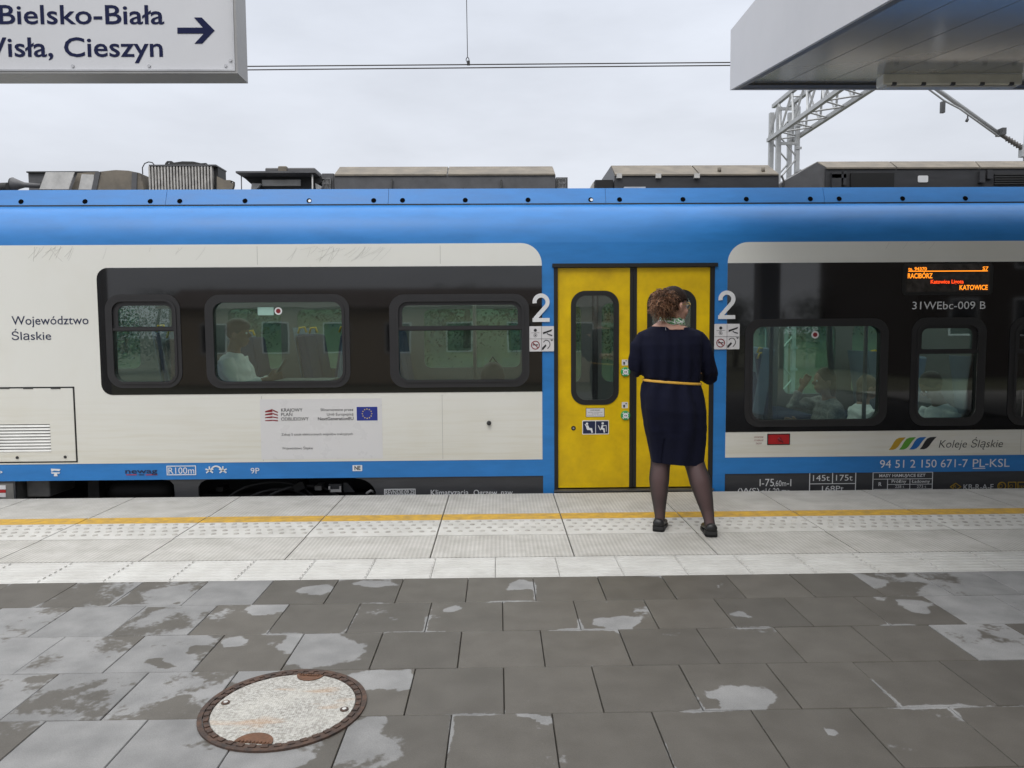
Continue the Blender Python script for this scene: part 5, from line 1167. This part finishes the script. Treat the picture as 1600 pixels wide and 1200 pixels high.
# sheer black tights over the legs: darker where the knit is seen edge-on, as real hosiery is
m, t, b, N, L = nodes('sheer black tights')
lw = N('ShaderNodeLayerWeight'); lw.inputs['Blend'].default_value = .42; rp_ = N('ShaderNodeMapRange'); rp_.inputs['From Min'].default_value = .06; rp_.inputs['From Max'].default_value = .62; L(lw.outputs['Facing'], rp_.inputs[0])
mx = N('ShaderNodeMix'); mx.data_type = 'RGBA'; mx.inputs[6].default_value = (.095, .056, .055, 1); mx.inputs[7].default_value = (.007, .0055, .0065, 1); L(rp_.outputs[0], mx.inputs['Factor']); L(mx.outputs[2], b.inputs['Base Color']); b.inputs['Roughness'].default_value = .55
tights = m
for pts_, rs_ in LEGS:
    g = MB()
    # resample smoothly
    P_, R_ = [], []
    for i in range(len(pts_)-1):
        p0, p1, p2, p3 = pts_[max(i-1, 0)], pts_[i], pts_[i+1], pts_[min(i+2, len(pts_)-1)]
        for k in range(5):
            u = k/5; P_.append(.5*((2*p1)+(p2-p0)*u+(2*p0-5*p1+4*p2-p3)*u*u+(3*p1-p0-3*p2+p3)*u**3)); R_.append(tuple(rs_[i][q]*(1-u)+rs_[i+1][q]*u+.0025 for q in (0, 1)))
    P_.append(pts_[-1]); R_.append(tuple(q+.0025 for q in rs_[-1]))
    g.tube(P_, R_, 28, ref=(1, 0, 0)); obj('tights_leg', g, tights, person)
# dress: torso, skirt and sleeves as one cloth surface
D = MB()
rg = [(742, 1057.5, 40.5, .118, 0), (722, 1057.5, 41.5, .120, 0), (712, 1057, 42.5, .124, 0), (690, 1056, 46, .136, -.005), (668, 1054.8, 49, .150, -.015), (640, 1053, 51, .156, -.022), (620, 1051.5, 50, .146, -.012), (603, 1050.5, 46.5, .128, -.002), (596, 1050, 44.5, .122, 0), (588, 1049.5, 45.5, .126, -.004), (560, 1048.5, 49, .132, -.012), (538, 1048, 50, .124, -.014), (525, 1047.8, 48, .106, -.010), (517, 1047.5, 41, .086, -.006), (513, 1047, 33, .081, -.004), (510.5, 1046.5, 28, .079, -.004)]
sup(D, [(w(x, y, dy), a*PXM, b_) for y, x, a, b_, dy in rg], 48, 2.35)
for s, pl in ((-1, [((1040, 521), .040, -.004), ((1022, 522.5), .050, -.006), ((1007, 530), .056, -.004), ((999, 543), .058, 0), ((995.5, 560), .056, .0), ((993, 574), .050, .015), ((995, 577), .050, .06), ((1002, 576), .047, .13), ((1012, 574), .044, .21)]),
              (1, [((1056, 521), .040, -.004), ((1074, 522), .050, -.006), ((1089, 529), .056, -.004), ((1098, 542), .058, 0), ((1103, 560), .057, .0), ((1107.5, 578), .052, .015), ((1108, 585.5), .050, .06), ((1102, 583), .047, .13), ((1088, 578), .044, .21)])):
    D.tube([w(p[0], p[1], dy-.004) for p, r, dy in pl], [r for p, r, dy in pl], 20)
me = remesh(D, .006, 6)
me.update()
zb_lt = w(1050, 597).z; xc = w(1052, 600).x
nrm = [v.normal.copy() for v in me.vertices]
for v, n_ in zip(me.vertices, nrm):
    p = v.co; d = 0
    if p.z < zb_lt:                                                     # skirt: vertical drape folds below the belt, fading to the hem
        k = (zb_lt-p.z); f = math.exp(-k*2.2)
        a = math.atan2(p.y-YB, p.x-xc)
        d += .010*f*math.sin(a*9+2.2*noise.noise(Vector((p.x*6, p.z*2, 0))))*min(1, k*25)
        d += .006*math.sin(a*5+1.0+3*k)*min(1, k*6)
        d += .003*noise.noise(Vector((p.x*9, p.y*9, p.z*26)))*math.exp(-((p.z-w(1050, 672).z)/.07)**2)*1.5
    else:
        k = p.z-zb_lt
        d += .009*math.exp(-k*6)*math.sin(p.x*85+2*noise.noise(Vector((p.x*7, 0, p.z*3))))*min(1, k*25)
        d += .012*noise.noise(Vector((p.x*7+p.z*5, p.y*6, p.z*4+p.x*3)))*.9
        e_ = abs(p.x-xc)-.165
        if e_ > 0: d += .0025*math.sin(p.z*40+p.x*60+4*noise.noise(p*8))*min(1, e_*20)
    v.co += n_*d
    if p.z < zb_lt+.03: v.co.z -= .075*(p.x-xc)                         # hips tilted a little to the right
    gx = abs(p.x-w(1037-(zb_lt-p.z)*14, 680).x)                          # back slit
    if p.z < w(1030, 681).z and p.y < YB and gx < .005: v.co.y += .006
bm = bmesh.new(); bm.from_mesh(me)
hm_ = w(1057, 722.3); bmesh.ops.bisect_plane(bm, geom=bm.verts[:]+bm.edges[:]+bm.faces[:], plane_co=hm_, plane_no=Vector((.075, 0, 1)), clear_inner=True)
bm.to_mesh(me); bm.free(); me.polygons.foreach_set('use_smooth', [True]*len(me.polygons))
do_ = obj('dress', me, navy, person); sm = do_.modifiers.new('thick', 'SOLIDIFY'); sm.thickness = .003
g = MB(); n = 60; bp_ = []
c = w(1050, 596.5)
for j in range(n+1):
    a = 2*math.pi*j/n; ct, s_ = math.cos(a), math.sin(a); e2 = 2/2.35
    x = c.x + (44.5*PXM+.0035)*math.copysign(abs(ct)**e2, ct); bp_.append(Vector((x, YB+(.124)*math.copysign(abs(s_)**e2, s_), c.z+.0-.075*(x-xc))))
g.tube(bp_, [(.0045, .0085)]*len(bp_), 10, ref=(1, 0, 0), cap=False); obj('belt', g, pm('yellow belt', (.72, .40, .05), .45, var=.06), person)
g = MB(); p = w(1040, 511, -.088); g.tube([p+Vector((0, .006, .006)), p+Vector((.001, -.002, -.02)), p+Vector((.001, -.004, -.045))], .0012, 6); obj('zip', g, M['metal'], person)
# scarf
def scarf():
    m, t, b, N, L = nodes('white scarf with green leaf print'); tc = N('ShaderNodeTexCoord')
    mp = N('ShaderNodeMapping'); mp.inputs['Scale'].default_value = (1, 1, 2.2); mp.inputs['Rotation'].default_value = (.2, .5, 0); L(tc.outputs['Object'], mp.inputs[0])
    n = N('ShaderNodeTexNoise'); n.inputs['Scale'].default_value = 38; n.inputs['Detail'].default_value = 1; L(mp.outputs[0], n.inputs['Vector'])
    cr = N('ShaderNodeValToRGB'); cr.color_ramp.interpolation = 'CONSTANT'; e = cr.color_ramp.elements; e[0].position = 0; e[0].color = (.02, .05, .05, 1); e[1].position = .34; e[1].color = (.05, .30, .07, 1)
    q = e.new(.46); q.color = (.72, .74, .70, 1); q = e.new(.60); q.color = (.12, .42, .12, 1); q = e.new(.68); q.color = (.62, .66, .64, 1)
    L(n.outputs['Fac'], cr.inputs[0]); L(cr.outputs[0], b.inputs['Base Color']); b.inputs['Roughness'].default_value = .6; return m
g = MB(); n = 48; rings = []
for dz, rr_ in ((-.024, .072), (-.022, .078), (-.008, .080), (.006, .077), (.018, .073), (.022, .066)):
    rings.append((rr_, dz))
c = w(1049.5, 501.5); vs = []
for rr_, dz in rings:
    for j in range(n):
        a = 2*math.pi*j/n; q = 1+.05*math.sin(a*5+dz*120)+.03*math.sin(a*11)
        x = rr_*q*1.06*math.cos(a); vs.append((c.x+x, c.y+rr_*q*math.sin(a), c.z+dz-.12*x+.003*math.sin(a*7+dz*90)))
fs = [(i*n+j, i*n+(j+1) % n, (i+1)*n+(j+1) % n, (i+1)*n+j) for i in range(len(rings)-1) for j in range(n)]
g.add(vs, fs, 0, True); so = obj('scarf', g, scarf(), person); sm = so.modifiers.new('thick', 'SOLIDIFY'); sm.thickness = .004
# hair: close dark cap swept back, curly tied mass of light brown curls
g = MB(); n, k = 40, 26; vs = []
for i in range(k+1):
    ph = math.pi*i/k
    for j in range(n):
        th = 2*math.pi*j/n
        v = Vector((.083*math.sin(ph)*math.cos(th), -.012+.104*math.sin(ph)*math.sin(th), .024+.101*math.cos(ph)))
        v *= 1+.02*noise.noise(v*40)+.014*math.sin(th*30+4*ph)
        vs.append(v)
fs = []
for i in range(k):
    for j in range(n):
        q = (i*n+j, (i+1)*n+j, (i+1)*n+(j+1) % n, i*n+(j+1) % n); c = sum((vs[x] for x in q), Vector())/4
        hair_line = .036+.06*(c.y) if c.y > .0 else -.055+max(0, (c.y+.05))*1.2
        if c.y > .072 and c.z < .085: continue
        if c.z < hair_line: continue
        if abs(c.x) > .055 and -.045 < c.y < .035 and c.z < .028: continue
        fs.append(q)
g.add([HM @ v for v in vs], fs, 0, True); ho = obj('hair', g, dk_hair, person); sm = ho.modifiers.new('thick', 'SOLIDIFY'); sm.thickness = .006; sm.offset = 0
def curl_mat():
    m, t, b, N, L = nodes('light brown curls'); a = N('ShaderNodeAttribute'); a.attribute_name = 'shade'
    cr = N('ShaderNodeValToRGB'); e = cr.color_ramp.elements; e[0].color = (.055, .028, .014, 1); e[1].color = (.46, .255, .14, 1); q = e.new(.5); q.color = (.185, .078, .036, 1)
    L(a.outputs['Fac'], cr.inputs[0]); L(cr.outputs[0], b.inputs['Base Color']); b.inputs['Roughness'].default_value = .45; return m
g = MB(); sh = []; BC = w(1037.5, 472, -.072); rad = Vector((.065, .060, .074))
rng = random.Random(3)
def strand(p, d, ln, cr_, thick, turns, s):
    d = d.normalized(); u = d.cross(Vector((.3, .2, 1))).normalized(); v_ = d.cross(u); ph = rng.random()*6.3; n = int(turns*7)+3; pts_ = []
    for i in range(n):
        t = i/(n-1); a = ph+2*math.pi*turns*t
        c = p + d*ln*t + Vector((0, 0, -.022*t*t*(ln/.05)))
        pts_.append(c + (u*math.cos(a)+v_*math.sin(a))*cr_*(.4+.6*t))
    k0 = len(g.v); g.tube(pts_, [thick*(1-.6*(i/(n-1))) for i in range(n)], 3, cap=False); sh.extend([min(1, max(0, s+rng.uniform(-.05, .05)))]*(len(g.v)-k0))
k0 = len(g.v); g.ell(BC, (rad.x*.76, rad.y*.76, rad.z*.76), 20, 14); sh.extend([.03]*(len(g.v)-k0))
for i in range(900):
    z = rng.uniform(-1, 1); a = rng.uniform(0, 6.283); q = math.sqrt(1-z*z); d = Vector((q*math.cos(a), q*math.sin(a), z))
    p = BC + Vector((d.x*rad.x, d.y*rad.y, d.z*rad.z))*rng.uniform(.72, 1.0)*(1+.16*noise.noise(d*2.6))
    strand(p, d+Vector((rng.uniform(-.9, .9), rng.uniform(-.9, .9), rng.uniform(-1.1, .5))), rng.uniform(.025, .06), rng.uniform(.004, .010), rng.uniform(.0014, .0028), rng.uniform(1, 2.4), max(.02, min(1, .5+1.1*noise.noise(p*38)+rng.uniform(-.18, .18))))
for i in range(130):                                             # wisps round the edge
    a = rng.uniform(0, 6.283); d = Vector((math.cos(a), rng.uniform(-.5, .2), math.sin(a)))
    p = BC + Vector((d.x*rad.x, d.y*rad.y, d.z*rad.z))*.95
    strand(p, d+Vector((0, 0, -.3)), rng.uniform(.025, .05), rng.uniform(.003, .006), .0007, 1.5, rng.choice((.6, .8, 1)))
for i in range(420):                                             # hair drawn back from brow and nape into the tie
    th = rng.uniform(-.9, .9); zz = rng.uniform(-.03, .115)
    st_ = Vector((.078*math.cos(th)*(1 if rng.random() < .75 else -1), .07*math.sin(th)-.02, zz)); 
    rr_ = math.sqrt(max(.05, 1-((zz-.024)/.104)**2)); st_.x *= rr_; st_.y *= rr_
    p0 = HM @ st_; p1 = BC + Vector((rng.uniform(-.02, .05), .03, rng.uniform(-.03, .04))); mid_ = (p0+p1)/2; mid_ = HM @ ((HM.inverted() @ mid_).normalized()*.112) if (HM.inverted() @ mid_).length < .112 else mid_
    pts_ = [p0*(1-t)**2 + mid_*2*t*(1-t) + p1*t*t + Vector((rng.uniform(-.002, .002), 0, rng.uniform(-.002, .002))) for t in (0, .2, .4, .6, .8, 1)]
    k0 = len(g.v); g.tube(pts_, .0016, 3, cap=False); sh.extend([rng.choice((.0, .06, .12, .25))]*(len(g.v)-k0))
me = g.mesh('curly_hair'); me.attributes.new('shade', 'FLOAT', 'POINT').data.foreach_set('value', sh); obj('hair_curls', me, curl_mat(), person)
# glasses, eyes, shoes
g = MB(); gold = pm('gold spectacle frame', (.55, .38, .12), .3, metal=.8)
for s in (1, -1):
    g.tube([h(s*.033+.026*math.cos(R(a)), .098-.012*abs(s*.033+.026*math.cos(R(a)))/.06, .010+.022*math.sin(R(a))) for a in range(0, 361, 20)], .0024, 8, cap=False)
    g.tube([h(s*.059, .088, .014), h(s*.077, .07, .014), h(s*.079, .01, .012), h(s*.079, -.012, .002)], .0024, 8)
g.tube([h(-.008, .101, .012), h(0, .106, .014), h(.008, .101, .012)], .002, 6); gl_ = obj('glasses', g, gold, person)
for s in (1, -1):
    g = MB(); o_ = [h(s*.033+.025*math.cos(R(a)), .0975-.012*abs(s*.033+.025*math.cos(R(a)))/.06, .010+.021*math.sin(R(a))) for a in range(0, 360, 20)]; g.add(o_, [tuple(range(18))]); obj('lens', g, glassmat('spectacle lens', (.95, .95, .95)), gl_)
    g = MB(); g.ell((s*.032, .074, .008), (.012, .012, .012), 12, 8, 0, HM); obj('eye', g, M['letter'], person)
for hp, td in ((hl_, Vector((.30, .95, 0)).normalized()), (hr_, Vector((.14, .98, 0)).normalized())):
    sd = Vector((td.y, -td.x, 0)); o0 = Vector((hp.x, hp.y, 0))
    def S(u, v, z): return o0 + td*u + sd*v + Vector((0, 0, z))
    g = MB(); n = 20; prof_ = [(-.002, .030, .078, .034), (.012, .037, .088, .034), (.05, .038, .086, .032), (.085, .039, .070, .028), (.12, .043, .066, .022), (.16, .047, .060, .018), (.195, .045, .052, .016), (.225, .036, .044, .016), (.243, .018, .034, .017)]
    vs = []
    for u, hw, zt__, zb__ in prof_:
        for j in range(n):
            a = 2*math.pi*j/n; z = zb__+(zt__-zb__)*(.5+.5*math.sin(a)); vv = hw*math.copysign(abs(math.cos(a))**.6, math.cos(a)); vs.append(S(u, vv*(1-.25*max(0, math.sin(a))), z+.0))
    k = len(prof_); g.add(vs, [(i*n+j, i*n+(j+1) % n, (i+1)*n+(j+1) % n, (i+1)*n+j) for i in range(k-1) for j in range(n)] + [tuple(reversed(range(n))), tuple((k-1)*n+j for j in range(n))], 0, True)
    s_ = obj('shoe', g, shoe_m, person)
    ol = [(-.004, .0), (-.002, .028), (.012, .038), (.06, .040), (.12, .045), (.165, .049), (.205, .046), (.235, .032), (.248, .0)]
    ol = ol + [(u, -v) for u, v in ol[-2:0:-1]]
    def slab(m, o2, z0, z1, tilt=0):
        n = len(o2); vs = [S(u, v, z0+.0) for u, v in o2] + [S(u, v, z1+tilt*max(0, .08-u)) for u, v in o2]
        m.add(vs, [(i, (i+1) % n, (i+1) % n+n, i+n) for i in range(n)] + [tuple(reversed(range(n))), tuple(range(n, 2*n))])
    g = MB(); slab(g, ol, .0045, .019); slab(g, [p for p in ol if p[0] < .07], .0046, .040)
    so_ = obj('sole', g, pm('black rubber sole', (.014, .014, .014), .6), s_)

# ------------------------------------------------------------------ passengers
pskin = pm('brown skin', (.16, .085, .05), .5); mint = pm('white shirt cloth', (.78, .80, .79), .8, var=.05, bump=.2, bscale=30); grey_c = pm('grey patterned cloth', (.28, .28, .27), .85, var=.5, scale=60)
black_hair = pm('black hair', (.01, .009, .008), .6); trousers = pm('dark trousers', (.02, .022, .03), .8); fskin = pm('tan skin', (.34, .19, .13), .5); bhair = pm('brown hair', (.06, .035, .02), .5)
def seated(label, head, d, shirt, sk, hair_m, lean=0.0, phone=False, down=0, cap_=False, long_=False, raise_=False):
    hd = Vector(head); ang = 0 if d > 0 else math.pi
    root = thing('person', label, 'person', (hd.x, hd.y, fl_z))
    MM = Matrix.Translation(hd - Vector((0, 0, .66))) @ Matrix.Rotation(ang, 4, 'Z')
    P = lambda x, y, z: MM @ Vector((x, y, z))
    lx = lean
    B = MB(); HH = MM @ Matrix.Translation((lx, 0, .66)) @ Matrix.Rotation(R(down), 4, 'Y')
    B.ell((0, 0, .02), (.095, .075, .10), 20, 12, 0, HH); B.ell((.035, 0, -.05), (.055, .052, .065), 16, 10, 0, HH); B.ell((.10, 0, -.012), (.02, .012, .02), 10, 8, 0, HH)
    for s in (1, -1): B.ell((-.01, s*.075, -.005), (.02, .01, .03), 10, 8, 0, HH)
    B.ell((.088, 0, -.055), (.012, .022, .008), 8, 6, 0, HH)
    B.tube([P(lx-.015, 0, .62), P(lx*.8-.04, 0, .52), P(lx*.7-.05, 0, .46)], [.052, .055, .08], 14)
    arms = []
    for s in (1, -1):
        sh_ = P(lx*.65-.05, s*.18, .44); el_ = P(lx*.6+.05, s*.23, .20); wr = P(lx*.6+.27, s*.07, .27)
        if raise_ and s < 0: el_ = P(lx+.22, s*.2, .42); wr = P(lx+.14, s*.16, .60)
        arms.append((sh_, el_, wr)); B.tube([sh_, el_, wr], [.045, .038, .026], 12)
        f_ = (wr-el_).normalized(); u = Vector((0, 0, 1)); u = (u-f_*u.dot(f_)).normalized(); q = f_.cross(u)
        B.tube([wr, wr+f_*.04, wr+f_*.085], [(.018, .025), (.016, .036), (.012, .034)], 10, ref=q)
        for k in range(4):
            b0 = wr+f_*.08+u*(.027-.018*k); B.tube([b0, b0+f_*.03, b0+f_*.05+q*s*(-.015)], [.009, .0085, .006], 8)
        B.tube([wr+f_*.02+u*.028, wr+f_*.05+u*.05, wr+f_*.075+u*.052], [.012, .010, .007], 8)
    B.tube([P(0, 0, -.08), P(-.02, 0, .1), P(lx*.7-.05, 0, .42)], [(.14, .11), (.13, .10), (.15, .09)], 16, ref=MM.to_3x3() @ Vector((0, 1, 0)))
    for s in (1, -1): B.tube([P(0, s*.09, -.08), P(.42, s*.11, -.06), P(.44, s*.11, -.45), P(.45, s*.11, -.5), P(.56, s*.11, -.53)], [.085, .065, .045, .04, .03], 12)
    obj('body', remesh(B, .007, 2), sk, root)
    S_ = MB(); S_.tube([P(0, 0, -.10), P(-.02, 0, .1), P(lx*.5-.045, 0, .32), P(lx*.68-.05, 0, .44), P(lx*.75-.04, 0, .50)], [(.175, .135), (.175, .135), (.205, .135), (.165, .105), (.07, .065)], 24, ref=MM.to_3x3() @ Vector((0, 1, 0)))
    for sh_, el_, wr in arms: S_.tube([sh_+(P(0, 0, 0)-P(0, 0, 0)), (sh_+el_)/2, el_, el_*.25+wr*.75], [.07, .064, .055, .042], 16)
    me = remesh(S_, .008, 5)
    nn_ = [v.normal.copy() for v in me.vertices]
    for v, q_ in zip(me.vertices, nn_): v.co += q_*(.009*noise.noise(v.co*16)+.004*math.sin(v.co.z*70+v.co.x*40))
    obj('shirt', me, shirt, root)
    g = MB()
    for s in (1, -1): g.tube([P(-.02, s*.08, -.08), P(.42, s*.11, -.06), P(.44, s*.11, -.48)], [.105, .08, .06], 14)
    obj('trousers', g, trousers, root)
    g = MB(); g.ell((-.014, 0, .038), (.098, .083, .098), 20, 12, 0, HH)
    if long_: g.ell((-.06, 0, -.06), (.05, .07, .12), 16, 10, 0, HH)
    if cap_: g.ell((-.0, 0, .07), (.105, .09, .07), 20, 10, 0, HH)
    keep = MB(); 
    obj('hair', g, hair_m, root)
    for s in (1, -1):
        g = MB(); g.ell((.082, s*.03, .008), (.010, .010, .010), 8, 6, 0, HH); obj('eye', g, M['letter'], root)
    if phone:
        ph = thing('phone', 'thin dark phone held up by the seated man in the white shirt', 'phone', P(.36, .02, .36)); q = MM @ Matrix.Translation((.37, .0, .38)) @ Matrix.Rotation(R(35), 4, 'Y')
        g = MB(); g.box((-.004, -.036, -.075), (.004, .036, .075), 0, q); obj('case', g, M['black'], ph, bevel=.002); g = MB(); g.box((-.0052, -.033, -.07), (-.0042, .033, .07), 0, q); obj('screen', g, emis('phone screen glow', (.6, .8, .75), .6), ph)
    return root
seated('man in a white shirt holding a phone, seated in the second window from the left', at(372, 522, T+.40), 1, mint, pskin, black_hair, phone=True, cap_=True)
seated('man in a white shirt slumped forward behind the small window below the orange display', at(1474, 603, T+.36), -1, mint, pskin, black_hair, lean=.10, down=40)
seated('person in grey patterned clothing with one arm raised in the big right window', at(1288, 596, T+.75), -1, grey_c, fskin, bhair, long_=True, raise_=True)
seated('person in a white top beside the post at the edge of the big right window', at(1356, 606, T+1.3), 1, mint, fskin, bhair, long_=True)
bag = thing('backpack', 'black backpack behind the lower right corner of the third window', 'bag', at(772, 590, T+.3)); c = at(770, 588, T+.3)
g = MB(); g.ell(c, (.11, .09, .13), 16, 12); obj('pack', remesh(g, .01, 1), M['black'], bag); g = MB(); g.tube([c+Vector((-.04, 0, .1)), c+Vector((0, 0, .17)), c+Vector((.05, 0, .1))], .01, 8); obj('handle', g, M['skirt'], bag)
tb_ = at(480, 592, T+.35); tbl = MB()
tbl.box((tb_.x-.22, T+.1, tb_.z-.02), (tb_.x+.25, T+.5, tb_.z)); obj('fold_table', tbl, M['inwall'], TR)

g = MB(); n_ = 60; rw = [(22, -1.0), (25, -.6), (31, 1.6), (36, 3.1), (60, 3.6)]
vs = []
for yy, zz_ in rw:
    for i in range(n_+1): xx = -60+120*i/n_; vs.append((xx, yy, zz_+(.25*noise.noise(Vector((xx*.3, yy*.3, 0))) if zz_ > -1 else -.01)))
g.add(vs, [(r_*(n_+1)+i, r_*(n_+1)+i+1, (r_+1)*(n_+1)+i+1, (r_+1)*(n_+1)+i) for r_ in range(4) for i in range(n_)], 0, True)
struct('embankment', g, pm('rough grass bank', (.055, .066, .038), .9, var=.5, scale=2, bump=.5, bscale=6, dirt=(.028, .034, .02)), 'grassy bank added beyond the tracks to hide the sky behind the leaves', 'embankment')  # bank added and raised to block bright sky seen through the windows
# ------------------------------------------------------------------ surroundings: woodland beyond and behind, station building
leafm = pm('green foliage', (.05, .072, .032), .7, var=.6, scale=1.2, dirt=(.025, .04, .016)); barkm = pm('grey brown bark', (.10, .08, .06), .9, var=.3, bump=.4)
def wood(name, label, x0, x1, y, hgt, n, seed):
    rg_ = random.Random(seed); g = MB()
    for i in range(n):
        cx = x0+(x1-x0)*(i+rg_.random())/n; cy = y+rg_.uniform(-2, 2); hh = hgt*rg_.uniform(.7, 1.0); 
        g.tube([(cx, cy, -1), (cx+rg_.uniform(-.2, .2), cy, hh*.4), (cx+rg_.uniform(-.3, .3), cy, hh*.8)], [.16, .12, .04], 6, mi=1)
        for b_ in range(22):
            bc = Vector((cx+rg_.gauss(0, 1.2), cy+rg_.gauss(0, 1.0), rg_.uniform(.0, hh-.4)))
            for l_ in range(120):
                p = bc+Vector((rg_.gauss(0, .42), rg_.gauss(0, .42), rg_.gauss(0, .36))); s = rg_.uniform(.035, .09)
                if p.z > hh: continue
                a = Vector((rg_.gauss(0, 1), rg_.gauss(0, 1), rg_.gauss(0, 1))).normalized(); u = a.orthogonal().normalized(); v_ = a.cross(u)
                g.add([p-u*s, p+v_*s*.6, p+u*s, p-v_*s*.6], [(0, 1, 2, 3)])
    o = obj(name, g, [leafm, barkm]); o['kind'] = 'stuff'; o['label'] = label; o['category'] = 'woodland'; return o
wood('woodland', 'green strip of bushy woodland seen through the train windows', -30, 34, 30, 4.6, 34, 1)
wood('woodland', 'line of trees across the tracks behind the viewer, mirrored in the train windows', -34, 34, -34, 4.4, 34, 2)
tb2 = thing('reflection_building', 'unseen dark building added behind the viewer to blacken the window band reflection', 'building', (36, -28, -1))  # unseen block added so the right window band reflects something dark
g = MB(); g.box((20, -34, -1), (52, -23, 11)); obj('wall', g, pm('dark brown brick wall', (.07, .055, .045), .8, scale=20), tb2); g = MB(); g.box((19.7, -34.3, 11.002), (52.3, -22.7, 11.4)); obj('roof', g, M['roofdark'], tb2)
for i in range(10):
    for k in range(3):
        xx = 21.5+i*3.1; g = MB(); g.box((xx, -23.03, 1+k*3.2), (xx+1.4, -22.96, 2.8+k*3.2)); wf = obj('window', g, M['letter'], tb2); g = MB(); g.box((xx+.08, -22.99, 1.08+k*3.2), (xx+1.32, -22.94, 2.72+k*3.2)); obj('window_pane', g, M['band'], wf)
sb = thing('station_building', 'long low station building with a brown roof across the tracks behind the viewer', 'building', (-3, -24, -1))
g = MB(); g.box((-15, -27, -1), (9, -22, 2.6)); obj('wall', g, pm('pale brick wall', (.46, .38, .27), .8, scale=20), sb)
g = MB(); g.prism([(-27.4, 2.6), (-21.6, 2.5), (-24.5, 3.5)], -15.4, 9.4, 'x'); obj('roof', g, pm('red tiled roof', (.10, .075, .06), .8, var=.3, scale=10), sb)
for i in range(8):
    xx = -13.6+i*2.8; g = MB(); g.box((xx, -22.03, .4), (xx+1.2, -21.97, 1.8)); wf = obj('window', g, M['letter'], sb); g = MB(); g.box((xx+.07, -21.985, .47), (xx+1.13, -21.96, 1.73)); obj('window_pane', g, M['band'], wf)
